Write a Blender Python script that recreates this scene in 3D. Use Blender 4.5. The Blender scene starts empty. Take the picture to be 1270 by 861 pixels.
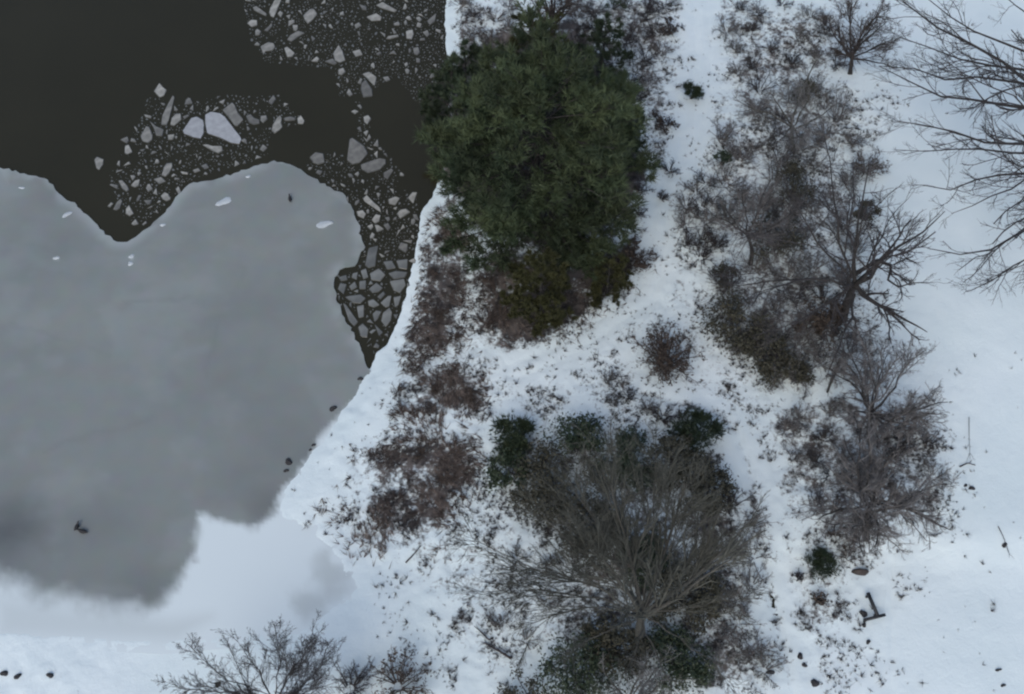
import bpy, math
import numpy as np
from mathutils import Vector
from mathutils.geometry import delaunay_2d_cdt

S = bpy.context.scene
COL = S.collection
rad = math.radians

# ------------------------------------------------------------------ camera, sky, sun, exposure
CAM_H, TILT = 65.0, rad(30)
CAM = np.array([0.0, -CAM_H * math.tan(TILT), CAM_H])
cd = bpy.data.cameras.new('drone_camera')
cam = bpy.data.objects.new('drone_camera', cd)
COL.objects.link(cam)
cam.location = CAM
cam.rotation_euler = (TILT, 0, 0)
cd.sensor_width = 36
cd.lens = 36 * 1500 / 1270
cd.clip_start = 1
cd.clip_end = 2000
S.camera = cam

SUN_EL, SUN_AZ = rad(48), rad(200)
W = bpy.data.worlds.new("World")
S.world = W
W.use_nodes = True
wn = W.node_tree
bg = wn.nodes['Background']
sky = wn.nodes.new('ShaderNodeTexSky')
sky.sky_type = 'NISHITA'
sky.sun_disc = False
sky.sun_elevation = SUN_EL
sky.sun_rotation = SUN_AZ
sky.air_density = 1.0
sky.dust_density = 2.6
sky.ozone_density = 1.0
wn.links.new(sky.outputs[0], bg.inputs[0])
bg.inputs[1].default_value = 0.13
sl = bpy.data.lights.new('sun', 'SUN')
sun = bpy.data.objects.new('sun', sl)
COL.objects.link(sun)
sl.energy = 0.6
sl.angle = rad(40)
sl.color = (1.0, 0.97, 0.93)
sd = Vector((math.sin(SUN_AZ) * math.cos(SUN_EL), math.cos(SUN_AZ) * math.cos(SUN_EL), math.sin(SUN_EL)))
sun.rotation_euler = sd.to_track_quat('Z', 'Y').to_euler()
sun.location = (0, 0, 90)
S.view_settings.view_transform = 'Standard'
S.view_settings.look = 'None'
S.view_settings.gamma = 1
S.view_settings.exposure = 0.47
S.cycles.filter_width = 2.2
S.cycles.max_bounces = 6
S.cycles.transparent_max_bounces = 4

# ------------------------------------------------------------------ helpers
def rng_(seed): return np.random.default_rng(seed)

def ray(px, py):
    px = np.asarray(px, float); py = np.asarray(py, float)
    dx = (px - 635) / 1500; dy = (430.5 - py) / 1500
    c, s = math.cos(TILT), math.sin(TILT)
    return np.stack([dx, dy * c + s, dy * s - c], -1)

def at(px, py, z=0.0):
    """point of the place at height z that the photograph shows at this pixel"""
    d = ray(px, py)
    t = (np.asarray(z) - CAM[2]) / d[..., 2]
    return CAM + d * t[..., None]

def polyw(pts, z=0.0):
    p = np.array(pts, float)
    return at(p[:, 0], p[:, 1], z)[:, :2]

_tab = {}
def vnoise(x, y, seed=0):
    if seed not in _tab: _tab[seed] = rng_(1000 + seed).random((256, 256))
    T = _tab[seed]
    xi = np.floor(x).astype(int); yi = np.floor(y).astype(int)
    fx = x - xi; fy = y - yi
    fx = fx * fx * (3 - 2 * fx); fy = fy * fy * (3 - 2 * fy)
    a = T[xi & 255, yi & 255]; b = T[(xi + 1) & 255, yi & 255]
    c = T[xi & 255, (yi + 1) & 255]; d = T[(xi + 1) & 255, (yi + 1) & 255]
    return (a * (1 - fx) + b * fx) * (1 - fy) + (c * (1 - fx) + d * fx) * fy

def fbm(x, y, seed=0, oct=4):
    s = 0; a = .5; n = 0
    for i in range(oct):
        s = s + a * vnoise(x * 2 ** i + 17.3 * i, y * 2 ** i + 5.1 * i, seed + i); n += a; a *= .5
    return s / n

def sdf(poly, x, y):
    """signed distance, negative inside"""
    x = np.asarray(x, float); y = np.asarray(y, float)
    d2 = np.full(x.shape, 1e18); ins = np.zeros(x.shape, bool)
    n = len(poly)
    for i in range(n):
        ax, ay = poly[i]; bx, by = poly[(i + 1) % n]
        ex, ey = bx - ax, by - ay
        t = np.clip(((x - ax) * ex + (y - ay) * ey) / (ex * ex + ey * ey + 1e-12), 0, 1)
        d2 = np.minimum(d2, (x - ax - t * ex) ** 2 + (y - ay - t * ey) ** 2)
        if ay != by:
            cond = ((ay > y) != (by > y)) & (x < (bx - ax) * (y - ay) / (by - ay) + ax)
            ins ^= cond
    return np.where(ins, -1, 1) * np.sqrt(d2)

def sstep(a, b, x):
    t = np.clip((x - a) / (b - a), 0, 1)
    return t * t * (3 - 2 * t)

def norm(v):
    return v / (np.linalg.norm(v, axis=-1, keepdims=True) + 1e-9)

# --- objects
def raw_mesh(name, V, F, smooth=False):
    """F: (n,3) or (n,4) array, or list of such arrays"""
    me = bpy.data.meshes.new(name)
    V = np.asarray(V, np.float32)
    Fs = F if isinstance(F, list) else [F]
    Fs = [np.asarray(f, np.int32) for f in Fs if len(f)]
    idx = np.concatenate([f.ravel() for f in Fs])
    tot = np.concatenate([np.full(len(f), f.shape[1], np.int32) for f in Fs])
    st = np.concatenate([[0], np.cumsum(tot)[:-1]]).astype(np.int32)
    me.vertices.add(len(V)); me.vertices.foreach_set('co', V.ravel())
    me.loops.add(len(idx)); me.loops.foreach_set('vertex_index', idx)
    me.polygons.add(len(tot)); me.polygons.foreach_set('loop_start', st)
    me.polygons.foreach_set('loop_total', tot)
    if smooth: me.polygons.foreach_set('use_smooth', np.ones(len(tot), bool))
    me.update(calc_edges=True); me.validate()
    return me

def put(name, me, m, parent=None, loc=(0, 0, 0)):
    o = bpy.data.objects.new(name, me)
    COL.objects.link(o)
    if m and not me.materials: me.materials.append(m)
    o.location = loc
    if parent: o.parent = parent
    return o

def tag(o, label=None, cat=None, group=None, kind=None):
    if label: o['label'] = label
    if cat: o['category'] = cat
    if group: o['group'] = group
    if kind: o['kind'] = kind
    return o

def empty(name, loc, label, cat, group=None):
    o = bpy.data.objects.new(name, None)
    COL.objects.link(o)
    o.location = loc; o.empty_display_size = .3
    return tag(o, label, cat, group)

def attr(me, name, vals):
    a = me.attributes.new(name, 'FLOAT', 'POINT')
    a.data.foreach_set('value', np.asarray(vals, np.float32))

# --- materials
def mat(name, c, rough=.8, var=.25, scale=4.0, spec=.3, obj_var=0.0, bump=0.0, c2=None):
    m = bpy.data.materials.new(name); m.use_nodes = True
    t = m.node_tree; b = t.nodes['Principled BSDF']; L = t.links.new
    b.inputs['Roughness'].default_value = rough
    b.inputs['Specular IOR Level'].default_value = spec
    tc = t.nodes.new('ShaderNodeTexCoord')
    n = t.nodes.new('ShaderNodeTexNoise'); n.inputs['Scale'].default_value = scale; n.inputs['Detail'].default_value = 6
    L(tc.outputs['Object'], n.inputs['Vector'])
    r = t.nodes.new('ShaderNodeValToRGB')
    if c2 is None: c2 = tuple(v * (1 + var) for v in c); c1 = tuple(v * (1 - var) for v in c)
    else: c1 = c
    r.color_ramp.elements[0].position = .3; r.color_ramp.elements[1].position = .7
    r.color_ramp.elements[0].color = (*c1, 1); r.color_ramp.elements[1].color = (*c2, 1)
    L(n.outputs['Fac'], r.inputs[0])
    out = r.outputs[0]
    if obj_var:
        oi = t.nodes.new('ShaderNodeObjectInfo'); mr = t.nodes.new('ShaderNodeMapRange')
        mr.inputs['To Min'].default_value = 1 - obj_var; mr.inputs['To Max'].default_value = 1 + obj_var
        L(oi.outputs['Random'], mr.inputs[0])
        mx = t.nodes.new('ShaderNodeVectorMath'); mx.operation = 'SCALE'
        L(out, mx.inputs[0]); L(mr.outputs[0], mx.inputs['Scale']); out = mx.outputs[0]
    L(out, b.inputs['Base Color'])
    if bump:
        bp = t.nodes.new('ShaderNodeBump'); bp.inputs['Strength'].default_value = bump
        L(n.outputs['Fac'], bp.inputs['Height']); L(bp.outputs[0], b.inputs['Normal'])
    return m

M = {}
M['bark_dark'] = mat('bark_dark', (.036, .034, .033), .9, .4, 6)
M['bark_grey'] = mat('bark_grey', (.062, .061, .053), .9, .35, 6)
M['twig_dark'] = mat('twig_dark', (.052, .049, .05), .9, .3, 3)
M['twig_grey'] = mat('twig_grey', (.155, .156, .152), .9, .3, 3)
M['twig_pink'] = mat('twig_pink', (.145, .14, .136), .9, .3, 3)
M['twig_brown'] = mat('twig_brown', (.072, .058, .05), .9, .35, 3)
M['needle'] = mat('needle', (.024, .041, .021), .7, 0, .45, c2=(.066, .086, .042), obj_var=.35)
M['needle_blue'] = mat('needle_blue', (.02, .036, .02), .7, 0, .9, c2=(.044, .06, .034), obj_var=.3)
M['needle_olive'] = mat('needle_olive', (.028, .032, .012), .7, 0, .9, c2=(.055, .057, .022))
M['leaf_green'] = mat('leaf_green', (.018, .032, .018), .55, 0, 1.2, c2=(.042, .056, .03))
M['leaf_olive'] = mat('leaf_olive', (.03, .031, .021), .7, 0, 1.2, c2=(.066, .064, .044))
M['leaf_brown'] = mat('leaf_brown', (.045, .035, .028), .8, 0, 1.2, c2=(.085, .068, .052))
M['reed'] = mat('reed', (.038, .030, .025), .9, 0, 2.5, c2=(.19, .16, .142))
M['weed'] = mat('weed', (.032, .031, .033), .9, 0, 2, c2=(.09, .085, .084))
M['rock'] = mat('rock', (.03, .03, .032), .7, .5, 5, bump=.4)
M['feather'] = mat('feather', (.02, .02, .021), .6, .4, 9)
M['tree_twig'] = mat('tree_twig', (.080, .082, .069), .9, .3, 3)
M['wood'] = mat('wood', (.03, .032, .035), .7, .3, 8, bump=.2)
M['log'] = mat('log', (.05, .042, .038), .9, .4, 8, bump=.4)
M['snow'] = mat('snow_lump', (.43, .475, .49), .8, .1, 4)
M['floe'] = mat('floe', (.205, .203, .178), .35, .3, 3.0, .5, .45)
M['floe_snowy'] = mat('floe_snowy', (.33, .345, .35), .5, .15, 2.5, .5, .08)
M['floe_rim'] = mat('floe_rim', (.105, .107, .094), .25, .3, 4.0, .5, .3)
M['plate'] = mat('plate', (.135, .142, .132), .4, .25, 1.6, .5, .28)

def water_mat():
    m = bpy.data.materials.new('pond_water'); m.use_nodes = True
    t = m.node_tree; b = t.nodes['Principled BSDF']; L = t.links.new
    b.inputs['Base Color'].default_value = (.02, .019, .012, 1)
    b.inputs['Roughness'].default_value = .08
    b.inputs['IOR'].default_value = 1.33
    tc = t.nodes.new('ShaderNodeTexCoord')
    n = t.nodes.new('ShaderNodeTexNoise'); n.inputs['Scale'].default_value = 1.4; n.inputs['Detail'].default_value = 3
    L(tc.outputs['Object'], n.inputs['Vector'])
    bp = t.nodes.new('ShaderNodeBump'); bp.inputs['Strength'].default_value = .06; bp.inputs['Distance'].default_value = .1
    L(n.outputs['Fac'], bp.inputs['Height']); L(bp.outputs[0], b.inputs['Normal'])
    n2 = t.nodes.new('ShaderNodeTexNoise'); n2.inputs['Scale'].default_value = .12; n2.inputs['Detail'].default_value = 3
    L(tc.outputs['Object'], n2.inputs['Vector'])
    r = t.nodes.new('ShaderNodeValToRGB')
    r.color_ramp.elements[0].color = (.021, .020, .011, 1); r.color_ramp.elements[1].color = (.030, .028, .016, 1)
    L(n2.outputs['Fac'], r.inputs[0]); L(r.outputs[0], b.inputs['Base Color'])
    return m

def ice_mat():
    m = bpy.data.materials.new('pond_ice'); m.use_nodes = True
    t = m.node_tree; b = t.nodes['Principled BSDF']; L = t.links.new
    N = t.nodes.new
    b.inputs['Roughness'].default_value = .45
    b.inputs['IOR'].default_value = 1.31
    tc = N('ShaderNodeTexCoord')
    n1 = N('ShaderNodeTexNoise'); n1.inputs['Scale'].default_value = .09; n1.inputs['Detail'].default_value = 4; n1.inputs['Roughness'].default_value = .55
    n2 = N('ShaderNodeTexNoise'); n2.inputs['Scale'].default_value = .9; n2.inputs['Detail'].default_value = 6
    for n in (n1, n2): L(tc.outputs['Object'], n.inputs['Vector'])
    r = N('ShaderNodeValToRGB')
    r.color_ramp.elements[0].position = .3; r.color_ramp.elements[1].position = .72
    r.color_ramp.elements[0].color = (.184, .205, .198, 1); r.color_ramp.elements[1].color = (.220, .243, .230, 1)
    L(n1.outputs['Fac'], r.inputs[0])
    mx = N('ShaderNodeMix'); mx.data_type = 'RGBA'; mx.blend_type = 'OVERLAY'
    mx.inputs[0].default_value = .09
    L(r.outputs[0], mx.inputs[6]); L(n2.outputs['Color'], mx.inputs[7])
    a = N('ShaderNodeAttribute'); a.attribute_name = 'thin'       # thin, wet ice lets the dark water through
    th = N('ShaderNodeMix'); th.data_type = 'RGBA'
    th.inputs[7].default_value = (.075, .085, .088, 1)
    L(a.outputs['Fac'], th.inputs[0]); L(mx.outputs[2], th.inputs[6])
    a2 = N('ShaderNodeAttribute'); a2.attribute_name = 'snow'     # wind-blown snow lying on the ice
    sn = N('ShaderNodeMix'); sn.data_type = 'RGBA'
    sn.inputs[7].default_value = (.60, .675, .68, 1)
    L(a2.outputs['Fac'], sn.inputs[0]); L(th.outputs[2], sn.inputs[6])
    L(sn.outputs[2], b.inputs['Base Color'])
    return m

def snow_ground_mat():
    m = bpy.data.materials.new('snow_ground'); m.use_nodes = True
    t = m.node_tree; b = t.nodes['Principled BSDF']; L = t.links.new
    N = t.nodes.new
    b.inputs['Roughness'].default_value = .75
    b.inputs['Specular IOR Level'].default_value = .25
    tc = N('ShaderNodeTexCoord')
    def noise(s, d=5, ro=.55):
        n = N('ShaderNodeTexNoise'); n.inputs['Scale'].default_value = s; n.inputs['Detail'].default_value = d
        n.inputs['Roughness'].default_value = ro
        L(tc.outputs['Object'], n.inputs['Vector']); return n
    nl = noise(.12); nf = noise(3.6, 8, .72); nm = noise(1.1, 5, .6); nc = noise(.8, 4)
    r = N('ShaderNodeValToRGB')
    r.color_ramp.elements[0].position = .3; r.color_ramp.elements[1].position = .7
    r.color_ramp.elements[0].color = (.585, .68, .685, 1); r.color_ramp.elements[1].color = (.672, .755, .756, 1)
    L(nl.outputs['Fac'], r.inputs[0])
    # litter showing through thin snow: noise against the local share of bare ground
    a = N('ShaderNodeAttribute'); a.attribute_name = 'bare'
    mixn = N('ShaderNodeMix'); mixn.inputs[0].default_value = .35
    L(nf.outputs['Fac'], mixn.inputs[2]); L(nm.outputs['Fac'], mixn.inputs[3])
    ad = N('ShaderNodeMath'); ad.operation = 'ADD'
    cn = N('ShaderNodeMapRange'); cn.clamp = False
    cn.inputs['From Min'].default_value = .22; cn.inputs['From Max'].default_value = .78
    L(mixn.outputs[0], cn.inputs[0]); L(cn.outputs[0], ad.inputs[0]); L(a.outputs['Fac'], ad.inputs[1])
    mr = N('ShaderNodeMapRange'); mr.interpolation_type = 'SMOOTHSTEP'
    mr.inputs['From Min'].default_value = .82; mr.inputs['From Max'].default_value = 1.10
    L(ad.outputs[0], mr.inputs[0])
    rl = N('ShaderNodeValToRGB')
    rl.color_ramp.elements[0].position = .35; rl.color_ramp.elements[1].position = .68
    rl.color_ramp.elements[0].color = (.05, .047, .045, 1); rl.color_ramp.elements[1].color = (.125, .11, .10, 1)
    L(nc.outputs['Fac'], rl.inputs[0])
    mx = N('ShaderNodeMix'); mx.data_type = 'RGBA'
    L(mr.outputs[0], mx.inputs[0]); L(r.outputs[0], mx.inputs[6]); L(rl.outputs[0], mx.inputs[7])
    L(mx.outputs[2], b.inputs['Base Color'])
    bp = N('ShaderNodeBump'); bp.inputs['Strength'].default_value = .35; bp.inputs['Distance'].default_value = .12
    L(nf.outputs['Fac'], bp.inputs['Height']); L(bp.outputs[0], b.inputs['Normal'])
    return m

# ------------------------------------------------------------------ the setting
ICE_Z = -0.40
shore_px = [(560, -60), (555, 0), (556, 40), (557, 70), (562, 110), (561, 160), (553, 210), (538, 243), (527, 265), (519, 300), (510, 345),
            (499, 388), (484, 425), (464, 452), (441, 488), (402, 540), (366, 588), (347, 618), (352, 640), (385, 660), (420, 688), (432, 722),
            (418, 752), (385, 778), (330, 788), (270, 790), (200, 797), (110, 790), (0, 786), (-140, 780), (-420, 700), (-700, 420), (-640, -200),
            (-200, -520), (300, -560), (520, -300)]
POND = polyw(shore_px, ICE_Z)

rough_px = {   # share of bare litter inside each patch: (polygon, share, soft edge in metres)
    'bank_brown': ([(536, 262), (560, 262), (590, 290), (580, 350), (575, 410), (560, 440), (520, 450), (500, 470), (512, 400), (522, 340)], .60, .8),
    'bank_mid': ([(485, 470), (520, 445), (575, 455), (605, 480), (600, 510), (540, 525), (485, 520)], .50, .7),
    'bank_low': ([(452, 560), (520, 538), (585, 545), (600, 580), (570, 640), (530, 690), (490, 680), (455, 620)], .56, .8),
    'bank_low_edge': ([(385, 650), (450, 560), (480, 700), (420, 670)], .42, 1.2),
    'under_cedar': ([(585, 300), (700, 320), (790, 290), (805, 340), (760, 380), (700, 425), (630, 435), (595, 400)], .64, .9),
    'under_pine': ([(540, 90), (620, 40), (720, 30), (800, 110), (800, 280), (700, 330), (590, 300), (545, 220)], .72, 1.0),
    'thicket': ([(890, 90), (960, 60), (1060, 100), (1095, 200), (1085, 290), (1070, 480), (990, 495), (900, 460), (880, 400), (890, 300), (850, 290), (870, 200)], .42, 1.6),
    'thicket_top': ([(880, 0), (1040, 0), (1060, 100), (900, 120)], .44, 1.2),
    'thicket_low': ([(960, 520), (1040, 480), (1150, 480), (1170, 600), (1100, 690), (1010, 650), (960, 590)], .46, 1.4),
    'brush_top': ([(700, 0), (860, 0), (830, 80), (860, 160), (800, 170), (780, 90), (690, 60)], .46, 1.2),
    'brush_mid': ([(790, 130), (850, 150), (850, 300), (800, 330), (780, 260)], .42, 1.0),
    'brush_small': ([(740, 460), (830, 440), (860, 520), (760, 530)], .42, 1.0),
    'under_elm': ([(600, 560), (700, 530), (900, 530), (930, 640), (950, 861), (640, 861), (690, 740), (660, 650)], .46, 1.4),
    'foot': ([(990, 700), (1080, 700), (1060, 770), (1010, 800), (1000, 861), (940, 861), (950, 740)], .42, 1.0),
    'general': ([(560, 0), (1090, 0), (1100, 480), (1160, 520), (1150, 640), (1060, 800), (1010, 870), (560, 870), (450, 700), (400, 640), (560, 420)], .29, 2.2),
    'bottom_left': ([(-40, 800), (120, 800), (120, 900), (-40, 900)], .2, 1.0),
    'bank_strip': ([(470, 690), (560, 640), (620, 700), (600, 830), (540, 760)], .40, 1.2),
}
PATCH = {k: (polyw(p), s, e) for k, (p, s, e) in rough_px.items()}
walk = polyw([(868, 0), (872, 60), (868, 110), (850, 200), (820, 260), (812, 330), (800, 370), (740, 410), (690, 440), (640, 460)])
walk2 = polyw([(800, 490), (860, 505), (893, 515), (915, 540), (928, 580), (938, 640), (950, 700), (965, 760), (985, 861)])

TRACK = polyw([(1104, 660), (1106, 740), (1107, 800), (1108, 900)])
def pdist(line, x, y):
    d2 = np.full(np.shape(x), 1e18)
    for (ax, ay), (bx, by) in zip(line[:-1], line[1:]):
        ex, ey = bx - ax, by - ay
        t = np.clip(((x - ax) * ex + (y - ay) * ey) / (ex * ex + ey * ey), 0, 1)
        d2 = np.minimum(d2, (x - ax - t * ex) ** 2 + (y - ay - t * ey) ** 2)
    return np.sqrt(d2)

BANK_Y = at(480, 440)[1]
LOWC = at(392, 700)[:2]; LOWY = at(0, 690)[1]
def bare_share(x, y):
    b = np.zeros(np.shape(x))
    wob = (fbm(x * .4, y * .4, 3, 4) - .5) * 5.0
    mod = .74 + .52 * fbm(x * .7, y * .7, 301, 3)
    for k, (p, s, e) in PATCH.items():
        d = sdf(p, x, y) + wob * min(1, e / 1.7)
        b = np.maximum(b, s * mod * (1 - sstep(-e * 1.7, e * 1.7, d)))
    dP = sdf(POND, x, y)      # the bank above the water is only half covered
    b = np.maximum(b, np.where((dP > 0) & (y > BANK_Y), .46 * mod * sstep(.4, 1.1, dP + wob * .08) * (1 - sstep(1.5, 4, dP + wob * .3)), 0))
    clear = np.minimum(pdist(walk, x, y) - 1.1, pdist(walk2, x, y) - 1.0)
    b = b * (.35 + .65 * sstep(-.3, .5, clear + wob * .15))
    return np.maximum(b, .36 * mod * np.exp(-(pdist(walk2, x, y) / .35) ** 2))   # trodden trail

def height(x, y, detail=True):
    d = sdf(POND, x, y)
    d = d + ((fbm(x * .9, y * .9, 401, 3) - .5) * .5 + (fbm(x * 3, y * 3, 405, 2) - .5) * .15) * (1 - sstep(2, 4, np.abs(d)))
    rise = 1 - .9 * np.maximum(np.exp(-(((x - LOWC[0]) / 4.5) ** 2 + ((y - LOWC[1]) / 4.5) ** 2)), 1 - sstep(LOWY - 1, LOWY + 1.5, y))
    h = np.where(d > 0, ICE_Z + .34 * rise * sstep(0, 1.6 + 2.5 * (1 - rise), d) + .16 * sstep(1, 9, d), ICE_Z + np.maximum(d * .35, -1.2))
    land = sstep(0, 1.2, d)
    h = h + land * (fbm(x * .13, y * .13, 7, 3) - .5) * .5
    if detail:
        b = bare_share(x, y)
        h = h + sstep(-.2, .4, d) * ((fbm(x * 1.5, y * 1.5, 11, 3) - .45) * (.04 + .5 * b) + (fbm(x * 4.5, y * 4.5, 15, 2) - .5) * (.012 + .2 * b))
        h = h - .05 * np.exp(-(pdist(TRACK, x, y) / .14) ** 2)
        g = np.abs(pdist(walk2, x, y))
        h = h - .14 * np.exp(-(g / .3) ** 2) * land - .05 * np.exp(-((np.abs(pdist(walk, x, y)) - .5) / .25) ** 2) * land
    return h

def axis(lo, hi, step, far):
    a = np.arange(lo, hi + step, step)
    out = [hi]; s = step
    while out[-1] < far: s *= 1.35; out.append(out[-1] + s)
    inn = [lo]; s = step
    while inn[-1] > -far: s *= 1.35; inn.append(inn[-1] - s)
    return np.concatenate([inn[1:][::-1], a, out[1:]])

gx = axis(-34, 44, .14, 600); gy = axis(-24, 36, .14, 600)
X, Y = np.meshgrid(gx, gy)
x, y = X.ravel(), Y.ravel()
BARE = bare_share(x, y)
Z = height(x, y)
nx, ny = len(gx), len(gy)
i = np.arange(nx * ny).reshape(ny, nx)
F = np.stack([i[:-1, :-1], i[:-1, 1:], i[1:, 1:], i[1:, :-1]], -1).reshape(-1, 4)
me = raw_mesh('snow_ground', np.stack([x, y, Z], 1), F, True)
attr(me, 'bare', BARE)
tag(put('snow_ground', me, snow_ground_mat()), kind='structure')

def gz(x, y): return float(height(np.array([x]), np.array([y]))[0])

# water sheet
wv = np.array([(-75, -60, 0), (20, -60, 0), (20, 90, 0), (-75, 90, 0)], float); wv[:, 2] = ICE_Z - .07
tag(put('pond_water', raw_mesh('pond_water', wv, np.array([[0, 1, 2, 3]])), water_mat()), kind='structure')

# ice sheet
ice_px = [(-20, 203), (0, 208), (30, 215), (55, 221), (66, 229), (73, 240), (95, 254), (110, 268), (121, 279), (130, 291), (145, 300), (158, 300),
          (173, 290), (190, 276), (201, 267), (215, 250), (229, 233), (240, 226), (262, 224), (290, 215), (320, 205), (340, 199), (360, 204),
          (385, 219), (405, 231), (425, 239), (439, 262), (447, 285), (451, 310), (440, 330), (421, 335), (414, 350), (418, 375), (424, 390),
          (435, 410), (445, 425), (451, 440), (455, 455)]
def roughen(P, n, amp, seed):
    """subdivide a polyline and wobble it"""
    r = rng_(seed); out = []
    for a, b in zip(P[:-1], P[1:]):
        m = max(1, int(np.linalg.norm(b - a) / n))
        for k in range(m):
            q = a + (b - a) * k / m
            out.append(q if k == 0 else q + r.normal(0, amp, 2))
    out.append(P[-1]); return np.array(out)
edge = roughen(polyw(ice_px, ICE_Z), .26, .06, 5)
rest_px = [(470, 470), (450, 500), (412, 552), (376, 598), (360, 620), (370, 640), (400, 655), (440, 690), (450, 725), (430, 765), (390, 795), (200, 812), (0, 800), (-150, 795), (-420, 720), (-500, 420), (-300, 230)]
ICE = np.vstack([edge, polyw(rest_px, ICE_Z)])
xs = np.arange(-36, ICE[:, 0].max(), .2); ys = np.arange(-19, ICE[:, 1].max(), .2)
XX, YY = np.meshgrid(xs, ys); q = np.stack([XX.ravel(), YY.ravel()], 1)
q = q[(q[:, 0] > -34)]
q = q[sdf(ICE, q[:, 0], q[:, 1]) < -.15]
allp = np.vstack([ICE, q]); n0 = len(ICE)
r_ = delaunay_2d_cdt([Vector(p) for p in allp], [(k, (k + 1) % n0) for k in range(n0)], [], 1, 1e-4)
iv = np.array([tuple(v) for v in r_[0]]); itri = [f for f in r_[2]]
top = np.column_stack([iv, np.full(len(iv), ICE_Z)])
low = top[:n0].copy(); low[:, 2] -= .12
# skirt: the ice edge has thickness
V = np.vstack([top, np.column_stack([ICE, np.full(n0, ICE_Z)]), np.column_stack([ICE, np.full(n0, ICE_Z - .12)])])
k = np.arange(n0); base = len(top)
sk = np.stack([base + k, base + n0 + k, base + n0 + (k + 1) % n0, base + (k + 1) % n0], 1)
me = raw_mesh('pond_ice', V, [np.array(itri), sk])
grey_px = [(-200, 100), (700, 100), (470, 452), (447, 483), (404, 536), (366, 584), (346, 612), (342, 640), (318, 654), (285, 652), (262, 646), (245, 637),
           (244, 662), (238, 692), (220, 726), (203, 744), (180, 752), (150, 752), (110, 745), (60, 736), (0, 716), (-200, 660)]
GREY = polyw(grey_px, ICE_Z)
vx, vy = V[:, 0], V[:, 1]
dg = sdf(GREY, vx, vy)
bl = .35 + .9 * sstep(-8, -13, vy) * sstep(-16, -24, vx)
snow = sstep(-bl * .8, bl, dg + (fbm(vx * .8, vy * .8, 21) - .5) * .9 + (fbm(vx * 2.4, vy * 2.4, 23) - .5) * .5)
pale = polyw([(405, 690), (428, 715), (420, 745), (380, 765), (368, 748), (395, 735)], ICE_Z)
snow = snow * (1 - .36 * (1 - sstep(-.5, 1.0, sdf(pale, vx, vy) + (fbm(vx * 1.1, vy * 1.1, 27) - .5) * 1.6)))
band = polyw([(0, 745), (120, 762), (210, 770), (260, 765), (220, 792), (0, 786)], ICE_Z)
snow = snow * (1 - .22 * (1 - sstep(-.6, .8, sdf(band, vx, vy))))
for cx, cy, rr, w in ((400, 279, 9, .5), (163, 320, 6, .5), (70, 321, 5, .4)):
    c = at(cx, cy, ICE_Z); snow = np.maximum(snow, w * np.exp(-((vx - c[0]) ** 2 + (vy - c[1]) ** 2) / (rr * .025) ** 2))
fr = pdist(edge, vx, vy)
streak = fbm(vx * .3 + vy * .2, vy * .4 - vx * .15, 33, 4)
snow = np.maximum(snow, .05 * sstep(.5, .75, streak))
snow = np.maximum(snow, .20 * np.exp(-(fr / .55) ** 2) * sstep(.35, .6, fbm(vx * .5, vy * .5, 31)))
thin = np.zeros(len(V))
for cx, cy, rr, w in ((8, 665, 45, .85), (110, 660, 60, .2), (120, 710, 80, .15), (170, 740, 50, .3), (330, 625, 30, .3), (388, 565, 25, .25)):
    c = at(cx, cy, ICE_Z); thin = np.maximum(thin, w * np.exp(-((vx - c[0]) ** 2 + (vy - c[1]) ** 2) / (rr * .05) ** 2))
thin = np.maximum(thin, .10 * sstep(.5, .8, fbm(vx * .2 + 40, vy * .3, 47, 4)))
for a_, b_, w_ in (((150, 372), (232, 366), .5), ((60, 560), (190, 520), .25), ((300, 330), (250, 470), .2), ((20, 400), (140, 440), .2)):
    A_, B_ = polyw([a_, b_], ICE_Z); pd = pdist([A_, B_], vx + (fbm(vx * .6, vy * .6, 53) - .5) * 1.2, vy + (fbm(vx * .6, vy * .6, 57) - .5) * 1.2)
    thin = np.maximum(thin, .45 * w_ * np.exp(-(pd / .16) ** 2))
thin = thin * (.6 + .8 * fbm(vx * .35, vy * .35, 41))
attr(me, 'snow', snow); attr(me, 'thin', np.clip(thin, 0, 1))
tag(put('pond_ice', me, ice_mat()), kind='structure')
# ------------------------------------------------------------------ broken ice
def prism(me_name, P, z, th, look_, chaikin=True):
    """a flat slab with outline P (world xy) and slightly chamfered top edge"""
    P = np.asarray(P, float)
    if chaikin:
        Q = np.roll(P, -1, 0)
        P = np.stack([P * .93 + Q * .07, P * .07 + Q * .93], 1).reshape(-1, 2)
    n = len(P); c = P.mean(0)
    dl = np.linalg.norm(P - c, axis=1, keepdims=True)
    ins = c + (P - c) * np.maximum(.6, 1 - rng_(int(abs(c[0] * 997 + c[1] * 131)) % 99991).uniform(.02, .09, (n, 1)) / dl)
    V = np.vstack([np.column_stack([ins, np.full(n, z + th)]), np.column_stack([P, np.full(n, z + th * .7)]), np.column_stack([P, np.full(n, z - .08)])])
    V[:, :2] -= c
    me = bpy.data.meshes.new(me_name)
    k = list(range(n))
    fs = [k] + [[n + a, n + (a + 1) % n, (a + 1) % n, a] for a in k] + [[2 * n + a, 2 * n + (a + 1) % n, n + (a + 1) % n, n + a] for a in k]
    area = 0.5 * np.sum(P[:, 0] * np.roll(P[:, 1], -1) - np.roll(P[:, 0], -1) * P[:, 1])
    if area < 0: fs = [f[::-1] for f in fs]
    me.from_pydata(V.tolist(), [], fs); me.update()
    me.materials.append(M[look_]); me.materials.append(M['floe_rim'])      # thin wet rim round the dry top
    me.polygons.foreach_set('material_index', [0] + [1] * (len(fs) - 1))
    return me, c

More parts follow.
